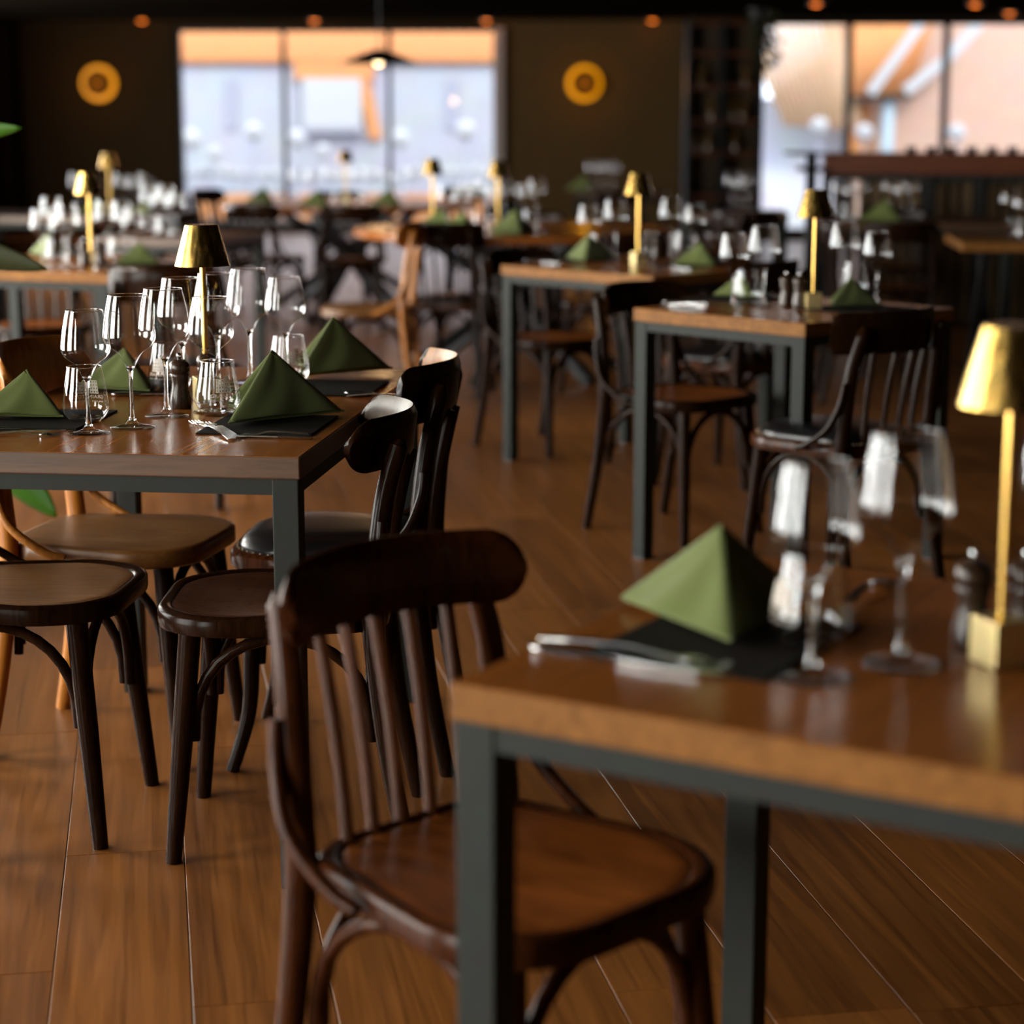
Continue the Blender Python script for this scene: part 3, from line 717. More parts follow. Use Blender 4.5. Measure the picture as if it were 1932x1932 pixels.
def wine_maker(k, r, h, simple=False):
    """k: bowl radius r, height h"""
    def prof(n=14):
        zb = .455 * h; pr = []      # bowl foot
        rr = [(.0045, zb), (.009, zb + .0035), (.45 * r, zb + .105 * h), (.78 * r, zb + .155 * h), (.95 * r, zb + .195 * h), (r, zb + .235 * h), (.985 * r, zb + .28 * h), (.90 * r, zb + .40 * h), (.80 * r, zb + .50 * h), (.745 * r, h)]
        P = spline([(a, 0, b) for a, b in rr], 3); return [(p.x, p.z) for p in P]
    def f():
        t = empty('wine_glass', 'x', 'wine glass')
        b = MB(); b.lathe(prof(), 40, cap0=False, cap1=False); b.build('bowl', M['thin'], t, True)
        rr = .745 * r
        b = MB(); P = [(rr * math.cos(2 * PI * i / 40), rr * math.sin(2 * PI * i / 40), h) for i in range(41)]; b.tube(P, .0009, 6); b.build('rim', M['solid'], t, True)
        fr = r * .86
        b = MB(); b.lathe([(.0075, .0131), (.0048, .022), (.0036, .045), (.0036, .36 * h), (.0045, .42 * h), (.007, .452 * h), (.0095, .462 * h), (.003, .468 * h)], 24); auto(b.build('stem', M['solid'], t), 70)
        b = MB(); b.lathe([(.004, .0004), (fr - .001, .0004), (fr, .0010), (fr - .001, .0022), (fr * .6, .0040), (fr * .3, .0070), (.0075, .0130)], 36, cap0=False, cap1=False); auto(b.build('foot', M['thin'], t), 50)
        return t
    def fs():
        b = MB(); b.lathe(prof(), 20, cap0=False, cap1=False, mi=0); fr = r * .86
        b.lathe([(fr, .0008), (fr * .5, .004), (.0065, .013), (.0042, .04), (.0042, .40 * h), (.009, .462 * h), (.002, .468 * h)], 12, mi=1)
        o = b.build('wine_glass', None, None, True, mats=[M['thin'], M['thin']]); return tag(o, 'x', 'wine glass')
    return fs if simple else f
def tumbler_prof():
    P = spline([(.026, 0, .004), (.0335, 0, .009), (.0405, 0, .020), (.0428, 0, .032), (.0415, 0, .048), (.0365, 0, .075), (.0315, 0, .104)], 4)
    return [(p.x, p.z) for p in P]
def tumbler_maker(simple=False):
    def f():
        t = empty('water_tumbler', 'x', 'tumbler')
        b = MB(); b.lathe(tumbler_prof(), 40, cap0=False, cap1=False); b.build('body', M['thin'], t, True)
        b = MB(); P = [(.0315 * math.cos(2 * PI * i / 40), .0315 * math.sin(2 * PI * i / 40), .104) for i in range(41)]; b.tube(P, .0009, 6); b.build('rim', M['solid'], t, True)
        b = MB(); b.lathe([(.024, 0), (.0262, .001), (.028, .005), (.0315, .0085), (.028, .0105), (.014, .009), (.002, .0085)], 28); auto(b.build('base', M['thin'], t), 60)
        # etched print: building emblem over two lines of lettering, wrapped on the glass (towards +x)
        pr = tumbler_prof()
        def rad(z):
            for (r0, z0), (r1, z1) in zip(pr, pr[1:]):
                if z0 <= z <= z1: return lerp(r0, r1, (z - z0) / (z1 - z0))
            return pr[-1][0]
        def wrap(x, z):
            r_ = rad(z) + .0003; a = x / .0385; return Vector((r_ * math.cos(a), r_ * math.sin(a), z))
        def text(body, size, z, name, sp=1.0):
            cu = bpy.data.curves.new(name, 'FONT'); cu.body = body; cu.size = size; cu.align_x = 'CENTER'; cu.space_character = sp; cu.resolution_u = 2
            to = bpy.data.objects.new(name, cu); COL.objects.link(to)
            me = bpy.data.meshes.new_from_object(to); COL.objects.unlink(to); bpy.data.objects.remove(to)
            V = [wrap(v.co.x, z + v.co.y) for v in me.vertices]; Fc = [tuple(p.vertices) for p in me.polygons]
            mk(name, V, Fc, M['etch'], t); bpy.data.meshes.remove(me)
        text('GRAINSTORE', .0094, .0395, 'lettering', 1.02)
        text('BAR CAFE \u00b7 RESTAURANT', .0041, .0325, 'lettering', 1.15)
        b = MB()
        def q(x0, x1, z0, z1, n=2):
            for i in range(n):
                xa = lerp(x0, x1, i / n); xb = lerp(x0, x1, (i + 1) / n)
                b.add([wrap(xa, z0), wrap(xb, z0), wrap(xb, z1), wrap(xa, z1)], [(0, 1, 2, 3)])
        # three wings with window grids
        for x0, x1, z1, nc, nr in ((-.019, -.004, .074, 3, 4), (-.003, .007, .080, 2, 5), (.008, .019, .070, 3, 3)):
            z0 = .0485; cw = (x1 - x0) / nc; rh = (z1 - z0) / nr
            for c_ in range(nc):
                for r_ in range(nr):
                    a, d = x0 + c_ * cw, z0 + r_ * rh
                    q(a, a + cw * .3, d, d + rh, 1); q(a + cw * .7, a + cw, d, d + rh, 1)
                    q(a + cw * .3, a + cw * .7, d, d + rh * .3, 1); q(a + cw * .3, a + cw * .7, d + rh * .75, d + rh, 1)
        b.add([wrap(.0155, .070), wrap(.0195, .070), wrap(.0175, .078)], [(0, 1, 2)])
        b.build('emblem', M['etch'], t)
        return t
    def fs():
        b = MB(); b.lathe(tumbler_prof(), 20, cap0=False, cap1=False, mi=0)
        b.lathe([(.024, 0), (.0262, .001), (.0315, .0085), (.014, .009), (.002, .0085)], 14, mi=1)
        o = b.build('water_tumbler', None, None, True, mats=[M['thin'], M['thin']]); return tag(o, 'x', 'tumbler')
    return fs if simple else f
def wineL(p, label, s=False, g=None): return place('wineL%d' % s, wine_maker('L', .0475, .240, s), p, 0, label, g)
def wineS(p, label, s=False, g=None): return place('wineS%d' % s, wine_maker('S', .0435, .219, s), p, 0, label, g)
def tumb(p, rz, label, s=False, g=None): return place('tumb%d' % s, tumbler_maker(s), p, rz, label, g)
def mill_maker():
    t = empty('pepper_mill', 'x', 'mill')
    b = MB(); b.lathe([(.0205, 0), (.0215, .003), (.0215, .018), (.0195, .028), (.0165, .042), (.0165, .052), (.0185, .062), (.019, .066), (.0178, .068)], 24); auto(b.build('body', M['mill'], t), 50)
    b = MB(); b.lathe([(.0172, .0685), (.0198, .073), (.0205, .080), (.0185, .088), (.012, .094), (.004, .0965)], 24); auto(b.build('head', M['mill'], t), 50)
    b = MB(); b.lathe([(.0025, .096), (.0048, .099), (.0055, .103), (.004, .107), (.001, .108)], 14); auto(b.build('knob', M['chrome'], t), 60)
    return t
def mill(p, label): return place('mill', mill_maker, p, random.random() * 6, label)
def napkin_mesh(seed):
    rnd = random.Random(seed)
    def f():
        t = empty('folded_napkin', 'x', 'napkin')
        Rr, h = .142, .118
        A = Vector((Rr, 0, .006)); L = Vector((Rr * math.cos(R(121)), Rr * math.sin(R(121)), .006)); Q = Vector((L.x, -L.y, .006)); Mx = Vector((.01, 0, h))
        N, K = 14, 12
        def face(P0, P1, bul, name, off=0, sc=1.0, mirror=False):
            # rows from base (P0 at the ridge foot, P1 at the wing tip) up to the apex
            V = []; nrm = (P1 - P0).cross(Mx - P0).normalized()
            if nrm.dot((P0 + P1) / 2) < 0: nrm = -nrm
            for j in range(K + 1):
                tj = j / K
                for i in range(N + 1):
                    s = i / N
                    base = lerp(P0, P1, s); p = lerp(base, Mx, tj)
                    b = math.sin(PI * s) * (1 - tj) ** 1.2 * bul + .006 * math.sin(s * 5 + seed) * (1 - tj) * math.sin(PI * s) + .003 * math.sin(s * 11 + tj * 6 + seed) * math.sin(PI * s) * (1 - tj)
                    p = p + nrm * (b + off); p = Vector((p.x * sc, p.y * sc, p.z * sc if sc != 1 else p.z))
                    V.append(p)
            Fc = [(j * (N + 1) + i, j * (N + 1) + i + 1, (j + 1) * (N + 1) + i + 1, (j + 1) * (N + 1) + i) for j in range(K) for i in range(N)]
            o = mk(name, V, Fc, M['napkin'], t, True)
            md = o.modifiers.new('s', 'SOLIDIFY'); md.thickness = .0035; md.offset = -1
            return o
        # outer cloth: left wing, rounded ridge, right wing in one mesh
        V = []; cols = []
        for s in range(-N, N + 1):
            cols.append(s)
        for j in range(K + 1):
            tj = j / K
            for s in cols:
                P1 = L if s >= 0 else Q; a = abs(s) / N
                base = lerp(A, P1, a); nrm = (P1 - A).cross(Mx - A).normalized()
                if nrm.dot((A + P1) / 2) < 0: nrm = -nrm
                b = math.sin(PI * a) * (1 - tj) ** 1.1 * .010 + (.005 * math.sin(a * 6 + seed) + .003 * math.sin(a * 13 + tj * 5)) * math.sin(PI * a) * (1 - tj)
                p = lerp(base, Mx, tj) + nrm * b
                rd = max(0, 1 - a * 9) * .010 * (1 - tj * .4); p -= Vector((A.x - Mx.x, 0, h * -1)).normalized() * 0
                p -= Vector((1, 0, .5)).normalized() * rd * .6
                V.append(p)
        n = len(cols)
        Fc = [(j * n + i, j * n + i + 1, (j + 1) * n + i + 1, (j + 1) * n + i) for j in range(K) for i in range(n - 1)]
        o = mk('outer_fold', V, Fc, M['napkin'], t, True)
        md = o.modifiers.new('s', 'SOLIDIFY'); md.thickness = .004; md.offset = -1
        mb_ = o.modifiers.new('b', 'SUBSURF'); mb_.levels = 1; mb_.render_levels = 1
        # inner layers showing at the hem and the open back
        face(A * .93, L * .99, .004, 'inner_fold', -.006); face(A * .93, Q * .99, .004, 'inner_fold', -.006)
        # flat hem flap lying on the mat
        hem = [Vector((A.x * .97, A.y, .002)), Vector((L.x * 1.0, L.y * .95, .002)), Vector((L.x * .55, 0, .002)), Vector((Q.x * 1.0, Q.y * .95, .002))]
        b = MB(); b.add([v + Vector((0, 0, z)) for z in (0, .004) for v in hem], [(3, 2, 1, 0), (4, 5, 6, 7), (0, 1, 5, 4), (1, 2, 6, 5), (2, 3, 7, 6), (3, 0, 4, 7)]); b.build('hem', M['napkin'], t)
        return t
    return f
def napkin(p, deg, label, s=1.0, g=None, seed=0):
    p = Vector(p); return place('nap%d' % seed, napkin_mesh(seed * 1.7 + .5), (p.x, p.y, p.z + .0035), R(deg), label, g, (s, s, s))
def mat(c, deg, label, su=.30, sv=.40, g=None):
    b = MB(); b.box((0, 0, .0018), (su, sv, .0030), bev=.001)
    if 'mat' not in PROTO: o = b.build('placemat', M['mat']); PROTO['mat'] = o; tag(o, label, 'placemat')
    else: o = PROTO['mat'].copy(); COL.objects.link(o); o['label'] = label
    o.location = c; o.rotation_euler = (0, 0, R(deg)); o.scale = (su / .30, sv / .40, 1)
    if g: o['group'] = g
    return o
def fork_maker():
    t = empty('fork', 'x', 'fork')
    P = spline([(-.095, 0, .0035), (-.05, 0, .0075), (0, 0, .0095), (.035, 0, .004), (.052, 0, .0045)], 5)
    wds = [lerp(.0075, .0035, min(1, i / (len(P) * .7))) for i in range(len(P))]; wds[-1] = .008; wds[-2] = .006
    b = MB(); V = []
    for p, w_ in zip(P, wds): V += [p + Vector((0, y, z)) for y, z in ((-w_, -.001), (w_, -.001), (w_, .001), (-w_, .001))]
    n = len(P); Fc = [(i * 4 + k, i * 4 + (k + 1) % 4, i * 4 + 4 + (k + 1) % 4, i * 4 + 4 + k) for i in range(n - 1) for k in range(4)] + [(3, 2, 1, 0), (n * 4 - 4, n * 4 - 3, n * 4 - 2, n * 4 - 1)]
    b.add(V, Fc); auto(b.build('handle', M['steelware'], t), 50)
    b = MB(); b.box((.057, 0, .0045), (.014, .021, .002), bev=.0008)
    for k in range(4):
        y = (k - 1.5) * .006; b.tube(spline([(.062, y, .0045), (.078, y, .002), (.096, y, .0035)], 3), [.0013] * 7, 6)
    auto(b.build('tines', M['steelware'], t), 50)
    return t
def knife_maker():
    t = empty('knife', 'x', 'knife')
    b = MB(); b.tube(spline([(-.115, 0, .005), (-.06, 0, .005), (-.01, 0, .005)], 5), [.003, .0075, .008, .008, .0078, .0075, .007, .0065, .006, .0055, .005], 10, flat=(1, .55), up=(0, 0, 1)); auto(b.build('handle', M['steelware'], t), 60)
    out = [(-.012, -.005), (.03, -.008), (.08, -.0085), (.105, -.004), (.118, .004), (.09, .0055), (-.012, .005)]
    b = MB(); b.add([Vector((x, y, z)) for z in (.0035, .005) for x, y in out], [tuple(range(6, -1, -1)), tuple(range(7, 14))] + [(i, (i + 1) % 7, 7 + (i + 1) % 7, 7 + i) for i in range(7)]); b.build('blade', M['steelware'], t)
    return t
def cutl(kind, a, b, label, g=None):
    """from handle end a to tip b"""
    a = Vector(a); b = Vector(b); d = b - a; c = (a + b) / 2; L_ = {'fork': .191, 'knife': .233}[kind]
    s = d.length / L_
    return place(kind, {'fork': fork_maker, 'knife': knife_maker}[kind], (c.x, c.y, a.z), math.atan2(d.y, d.x), label, g, (s, 1, 1))
SH = 'sharp left table'
# --- sharp table T1
u1, v1 = uv(T1D); zt_ = .76
def onT1(du, dv, z=.76): p = T1N - u1 * du + v1 * dv; return Vector((p.x, p.y, z))
mat(onT1(.135, .34), T1D, 'dark placemat at the front right of the sharp left table', .25, .31)
mat(onT1(.135, .86), T1D, 'dark placemat at the back right of the sharp left table', .25, .31)
mat(onT1(.57, .36), T1D, 'dark placemat at the front left of the sharp left table', .25, .31)
mat(onT1(.56, .86), T1D, 'dark placemat at the back left of the sharp left table', .25, .31)
ZM = .7635
def nap_from(pxA, pxL, z=ZM, side=1):
    """napkin placed from its ridge foot and its wing tip as seen"""
    A = W(*pxA, z); L = W(*pxL, z); d = (A - L).length; s = d / .2472
    # wing L of the local napkin sits at +121 deg (side=1) or -121 (side=-1) from A around the centre
    Rr = .142 * s; a = math.atan2((L - A).y, (L - A).x)
    half = R(180 - 121) / 2
    aO = a + (half if side > 0 else -half)      # direction from A to the centre
    O = A + Vector((math.cos(aO), math.sin(aO), 0)) * Rr
    return O, math.degrees(aO) + 180, s
def nap_px(pxA, pxL, label, side=1, seed=0, z=ZM, g=None, smax=1.25):
    O, dg, s = nap_from(pxA, pxL, z, side); return napkin(O, dg, label, min(s, smax), g, seed)
nap_px((655, 782), (432, 806), 'green folded napkin in front right on the sharp table', -1, 1, smax=1.12)
nap_px((745, 700), (560, 716), 'green folded napkin behind, at the sharp table back right', -1, 0, smax=1.05)
nap_px((122, 792), (-55, 790), 'green napkin with a soft bright fold at the left picture edge', -1, 2, smax=1.0)
nap_px((284, 743), (140, 736), 'green folded napkin seen through the second wine glass', -1, 0, smax=1.0)
wineS(W(168, 817), 'leftmost stemmed wine glass on the sharp table, before a tumbler')
wineL(W(250, 806), 'second stemmed glass from the left on the sharp table')
wineL(W(315, 785), 'third stemmed glass from the left, its foot before the pepper mill')
wineL(W(347, 750), 'stemmed glass half hidden behind the third from the left')
wineS(W(402, 777), 'stemmed glass directly before the brass lamp on the sharp table')
wineL(W(413, 735), 'stemmed glass behind the brass lamp of the sharp table')
wineL(W(473, 720), 'tall stemmed glass right of the brass lamp, against the floor glare')
wineS(W(541, 716), 'rightmost stemmed glass on the sharp table, above a tumbler')
tumb(W(163, 797), R(95), 'printed tumbler behind the leftmost stemmed glass, lettering seen mirrored')
tumb(W(412, 784), R(-58), 'printed tumbler beside the front napkin, before the lamp pole')
tumb(W(546, 726), R(-62), 'printed tumbler between the two right napkins')
tumb(W(322, 742), R(-110), 'tumbler behind the dark pepper mill on the sharp table')
mill(W(341, 770), 'dark wooden pepper mill left of the brass lamp base')
mill(W(392, 757), 'dark wooden mill behind the tumbler by the brass lamp')
lamp(W(390, 757), R(20), 'brass table lamp standing among glasses on the sharp table')
cutl('knife', W(582, 829), W(455, 826), 'small knife lying nearest the front edge of the sharp table') .scale = (.6, .9, .9)
o = cutl('fork', W(578, 822), W(440, 824), 'small fork lying along the front napkin'); o.scale = (.72, .9, .9)
cutl('fork', W(438, 832), W(366, 797), 'fork slanting back toward the tumbler, outer of two')
cutl('fork', W(446, 829), W(386, 800), 'fork slanting back toward the tumbler, inner of two')
cutl('knife', W(650, 745), W(770, 748), 'knife lying between the two right napkins')
cutl('fork', W(655, 750), W(765, 754), 'fork lying between the two right napkins, nearer us')
cutl('knife', W(-30, 818), W(122, 816), 'knife before the leftmost green napkin')
cutl('fork', W(-30, 825), W(112, 823), 'fork before the leftmost green napkin, nearer us')
cutl('knife', W(210, 748), W(330, 746), 'knife on the mat of the napkin behind the second glass')
# --- foreground table T0
u0, v0 = uv(-31)
def onT0(du, dv, z=.76): p = T0C + u0 * du + v0 * dv; return Vector((p.x, p.y, z))
mat(onT0(.165, .29), -31, 'dark placemat on the blurred foreground table', su=.25, sv=.34)
nap_px((1378, 1222), (1165, 1140), 'large blurred green napkin on the foreground table', -1, 2, smax=1.12)
cutl('knife', W(1000, 1228), W(1385, 1282), 'bright blurred knife nearest the foreground table edge')
cutl('fork', W(1022, 1208), W(1375, 1262), 'bright blurred fork beside the foreground placemat')
wineS(W(1531, 1278), 'blurred stemmed glass in the foreground, nearer the napkin')
wineL(W(1698, 1254), 'tall blurred stemmed glass in the foreground, nearer the brass lamp')
tumb(W(1530, 1222), R(200), 'blurred tumbler behind the foreground stemmed glass')
wineL(W(1992, 1190), 'blurred stemmed glass cut by the right picture edge')
mill(W(1832, 1222), 'blurred dark mill left of the foreground lamp pole')
mill(W(1932, 1222), 'blurred dark mill at the right edge behind the foreground lamp')
lamp(W(1887, 1252), R(22), 'large blurred brass lamp cut by the right picture edge')
cutl('fork', W(1600, 1140), W(1672, 1095), 'blurred fork near the far edge of the foreground table')
# --- T2
lamp(W(1534, 583), R(-2), 'brass lamp on the table with two brown mills')
mill(W(1483, 580), 'left of two brown mills beside the brass lamp'); mill(W(1508, 582), 'right of two brown mills beside the brass lamp')
wineS(W(1383, 581), 'first stemmed glass from the left on the mills table')
wineL(W(1440, 578), 'second stemmed glass from the left on the mills table')
wineL(W(1591, 567), 'stemmed glass just right of the lamp on the mills table')
wineS(W(1652, 575), 'rightmost stemmed glass on the mills table, above a napkin')
tumb(W(1410, 574), 0, 'tumbler between the two left glasses of the mills table', True)
tumb(W(1612, 556), 0, 'tumbler behind the right napkin of the mills table', True)
nap_px((1665, 578), (1568, 582), 'green napkin behind the dark chair back at right', -1, 0, smax=1.0)
nap_px((1424, 563), (1345, 559), 'green napkin behind the tumbler on the mills table', -1, 1, smax=.95)
mat(W(1618, 583), -47, 'dark placemat under the right napkin of the mills table', .28, .36)
mat(W(1395, 565), -47, 'dark placemat under the left napkin of the mills table', .28, .36)
cutl('knife', W(1250, 572), W(1352, 576), 'bright knife at the left corner of the mills table')
cutl('fork', W(1262, 577), W(1350, 581), 'bright fork at the left corner of the mills table')
cutl('fork', W(1480, 590), W(1520, 603), 'fork lying before the mills of the mills table')
# --- T3
lamp(W(1204, 500), R(20), 'brass lamp on the middle table between two green napkins')
wineS(W(1110, 492), 'first stemmed glass from the left on the middle lamp table')
wineL(W(1160, 491), 'second stemmed glass from the left on the middle lamp table')
wineL(W(1265, 487), 'stemmed glass right of the lamp on the middle table')
wineS(W(1310, 490), 'rightmost stemmed glass on the middle lamp table')
tumb(W(1130, 489), 0, 'tumbler between the left glasses of the middle lamp table', True)
tumb(W(1290, 485), 0, 'tumbler behind the right napkin of the middle lamp table', True)
mill(W(1222, 488), 'left mill behind the middle brass lamp'); mill(W(1238, 489), 'right mill behind the middle brass lamp')
nap_px((1100, 496), (1058, 488), 'small green napkin left on the middle lamp table', -1, 1, smax=.85)
nap_px((1350, 503), (1268, 500), 'green napkin at the right of the middle lamp table', -1, 0, smax=1.0)
mat(W(1305, 500), -47, 'dark placemat under the right napkin of the middle table', .28, .36)
mat(W(1085, 491), -47, 'dark placemat under the left napkin of the middle table', .28, .34)
cutl('knife', W(990, 494), W(1060, 499), 'bright knife at the left corner of the middle table')
cutl('fork', W(1224, 500), W(1240, 512), 'fork lying right of the middle brass lamp base')
cutl('knife', W(1245, 504), W(1300, 510), 'knife before the right napkin of the middle table')
# --- T4
G4 = 'glasses on the left edge table'
lamp(W(173, 497), R(10), 'brass lamp on the table at the left edge, its shade half lit')
for k, (px, py, kd) in enumerate(((82, 503, 'S'), (128, 502, 'L'), (203, 492, 'L'), (252, 497, 'S'), (232, 480, 'S'), (100, 482, 'L'))):
    lb = ['leftmost stemmed glass on the left edge table', 'second stemmed glass from the left on the left edge table', 'stemmed glass right of the lamp on the left edge table',
          'stemmed glass above the right napkin of the left edge table', 'smaller stemmed glass behind, left edge table, right side', 'stemmed glass at the back left of the left edge table'][k]
    (wineL if kd == 'L' else wineS)(W(px, py), lb, True)
tumb(W(108, 500), 0, 'tumbler between the two left glasses of the left edge table', True)
tumb(W(225, 498), 0, 'tumbler beside the right napkin of the left edge table', True)
mill(W(160, 503), 'left mill before the lamp of the left edge table'); mill(W(190, 503), 'right mill before the lamp of the left edge table')
nap_px((84, 486), (48, 480), 'small bright green napkin at left on the left edge table', -1, 1, smax=.8)
nap_px((302, 500), (216, 500), 'green napkin at the right corner of the left edge table', -1, 0, smax=1.0)
mat(W(262, 500), -22, 'dark placemat under the right napkin of the left edge table', .28, .36)
cutl('knife', W(178, 508), W(262, 511), 'bright knife before the right napkin of the left edge table')

# ------------------------------------------------------------------ farther tables: settings and chairs
ORD = ['first', 'second', 'third', 'fourth', 'fifth', 'sixth', 'seventh', 'eighth', 'ninth', 'tenth', 'eleventh', 'twelfth', 'thirteenth', 'fourteenth']
def row(pts, where, kinds=None):
    for k, (px, py) in enumerate(pts):
        kd = kinds[k] if kinds else 'LS'[k % 2]
        (wineL if kd == 'L' else wineS)(W(px, py), '%s stemmed glass from the left %s' % (ORD[k], where), True)
row([(148, 402), (176, 399), (232, 403), (254, 400), (277, 403)], 'on the farthest long table at left')
row([(284, 443), (300, 447), (316, 441), (334, 448)], 'on the small dark table left of the window')
lamp(W(208, 400), .3, 'small far brass lamp before the dark left wall')
nap_px((196, 403), (150, 402), 'dim green napkin left on the farthest long table at left', -1, 0, smax=1)
nap_px((285, 405), (245, 404), 'dim green napkin right on the farthest long table at left', -1, 1, smax=1)
tumb(W(310, 449), 0, 'tumbler before the glasses of the small dark table', True)
# round table before the window
row([(560, 386), (590, 383), (622, 379), (676, 378), (700, 380), (752, 384), (780, 380), (640, 376), (722, 376)], 'on the round window table')
lamp(W(653, 382), 0, 'backlit lamp in the middle of the round window table')
for px, py, lb in ((497, 385, 'dark backlit napkin at the left of the round window table'), (600, 391, 'dark backlit napkin in the front of the round window table'), (735, 388, 'dark backlit napkin at the right of the round window table')):
    napkin(W(px, py), -60, lb, .95, None, 0)
for px, py, lb in ((640, 389, 'tumbler in the front of the round window table'), (690, 390, 'tumbler right of the front napkin, round window table')):
    tumb(W(px, py), 0, lb, True)
# second round table
row([(842, 440), (868, 433), (895, 428), (930, 424), (952, 421), (992, 424), (1012, 419), (880, 418), (912, 416)], 'on the round table left of centre')
lamp(W(817, 426), 0, 'backlit brass lamp above the leftmost napkins of the round table')
lamp(W(940, 436), 0, 'far brass lamp among the glasses near the window edge')
for px, py, dg, lb in ((830, 437, -50, 'green napkin at the left of the second round table'), (872, 445, -70, 'green napkin in the front of the second round table'),
                       (972, 441, -80, 'green napkin at the right of the second round table')):
    napkin(W(px, py), dg, lb, 1.0, None, 1)
tumb(W(905, 440), 0, 'tumbler on the second round table, front', True); tumb(W(1000, 436), 0, 'tumbler on the second round table, right side', True)
# right-hand far tables
row([(1583, 416), (1604, 418), (1622, 412)], 'on the left end of the table before the bar')
row([(1678, 413), (1700, 416), (1718, 412)], 'on the right end of the table before the bar')
tumb(W(1602, 419), 0, 'tumbler before the glasses at the bar front table', True)
napkin(W(1668, 417), -60, 'dim green napkin on the table before the bar', 1, None, 0)
row([(1380, 398), (1396, 400), (1410, 397)], 'on the small table before the shelf unit')
row([(1116, 361), (1132, 359), (1148, 361), (1160, 359)], 'on the farthest table below the wall light')
row([(1903, 448), (1926, 452)], 'on the slanting-leg table at right')
tumb(W(1930, 456), 0, 'tumbler on the slanting-leg table at right', True)
napkin(W(1100, 360), -60, 'dim green napkin on the farthest table', 1, None, 1)
CG = None
chs = [
 ('brown', -1.98, 14.2, -25, 'dark slatted chair left of the round window table, against the light'),
 ('mid', -1.55, 12.85, 65, 'dark chair in front of the round window table, left'),
 ('mid', -1.0, 12.72, 92, 'dark chair in front of the round window table, middle'),
 ('mid', -.2, 13.25, 152, 'dark chair right of the round window table'),
 ('brown', -.45, 14.6, 232, 'dark chair behind the round window table, right'),
 ('mid', -1.25, 14.8, -82, 'dark chair behind the round window table, left'),
 ('tan', -.66, 9.4, 175, 'chair with an orange lit back post in the picture middle'),
 ('leather', -.27, 9.78, 72, 'chair with glaring seat before the second round table'),
 ('mid', .48, 9.62, 118, 'dark chair behind the left end of the brass lamp table'),
 ('mid', .1, 11.5, -92, 'dark chair beyond the second round table'),
 ('brown', 1.0, 10.5, 183, 'dark chair right of the second round table'),
 ('midl', -1.16, 7.02, 84, 'dark chair before the right corner of the left edge table'),
 ('mid', -2.02, 8.62, -70, 'dark slatted chair behind the left edge table'),
 ('mid', -2.02, 10.6, -85, 'dark chair behind the small dark table left of the window'),
 ('mid', 2.3, 12.15, -92, 'dark chair at the table before the bar, right'),
 ('mid', 2.0, 10.55, 88, 'dark chair before the bar front table, its back to us'),
 ('midl', 1.36, 11.22, 5, 'black seated chair left of the bar front table'),
 ('brown', 1.70, 9.55, -4, 'chair left of the slanting-leg table at right'),
 ('mid', 1.35, 11.85, 90, 'dark chair before the small shelf table'),
 ('mid', 1.15, 9.5, 30, 'dark chair between the middle tables and the bar'),
 ('mid', .8, 15.2, 88, 'far dark chair before the farthest table'),
 ('mid', 2.62, 8.75, 96, 'dark chair in front of the slanting-leg table'),
]
for c_ in chs: chair(*c_)

# ------------------------------------------------------------------ bar, shelf unit
def bar():
    a = W(1553, 289, 1.10); t = empty('bar_counter', 'long bar counter with mahogany top and slatted brown front at right', 'bar counter', (a.x, a.y, 0), R(-9))
    Lb = 5.2
    MB().box((Lb / 2, .3, 1.035), (Lb, .72, .13), bev=.006).build('countertop', M['mahog'], t)
    MB().box((Lb / 2, .26, .95), (Lb, .5, .04)).build('rail', M['steel'], t)
    MB().box((Lb / 2 + .1, .42, .47), (Lb - .3, .5, .93)).build('carcass', M['wall_dark'], t)
    n = 60; me = None
    for i in range(n):
        x = .1 + i * (Lb - .3) / n
        if me is None: o = MB().box((0, 0, 0), (.055, .02, .9), bev=.004).build('slat', M['bar_slat'], t); me = o
        else: o = me.copy(); COL.objects.link(o)
        o.parent = t; o.location = (x, .165, .47)
    for x in (.03, .66, .98, 1.5, 2.2):
        MB().box((x, .02, .5), (.06, .06, 1.0)).build('support_post', M['black'], t)
    # row of small dark cups on the counter
    bm = MB().lathe([(.018, 0), (.03, .01), (.036, .04), (.034, .042), (.016, .006)], 12)
    g = 'dark cups lined up on the bar'
    first = None; m4 = Matrix.Translation(t.location) @ Matrix.Rotation(R(-9), 4, 'Z')
    for i in range(16):
        p = m4 @ Vector((.55 + i * .125, .08, 1.10))
        if first is None: o = bm.build('cup', M['black'], None, True); first = o
        else: o = first.copy(); COL.objects.link(o)
        tag(o, 'small dark cup in the row along the bar top', 'cup', g); o.location = p
bar()
def high_table():
    p = W(1514, 286, 1.11); t = empty('high_table', 'narrow black high table on one post beside the bar end', 'table', (p.x, p.y, 0))
    MB().box((0, 0, 1.10), (.2, .34, .02), bev=.003).build('tabletop', M['black'], t)
    MB().tube([(.06, 0, .02), (.06, 0, 1.09)], .035, 14).build('post', M['black'], t, True)
    MB().box((.06, 0, 1.0), (.16, .2, .03)).build('bracket', M['black'], t)
    b = MB(); b.lathe([(.2, 0), (.2, .012), (.04, .025)], 24); auto(b.build('foot_plate', M['black'], t))
high_table()
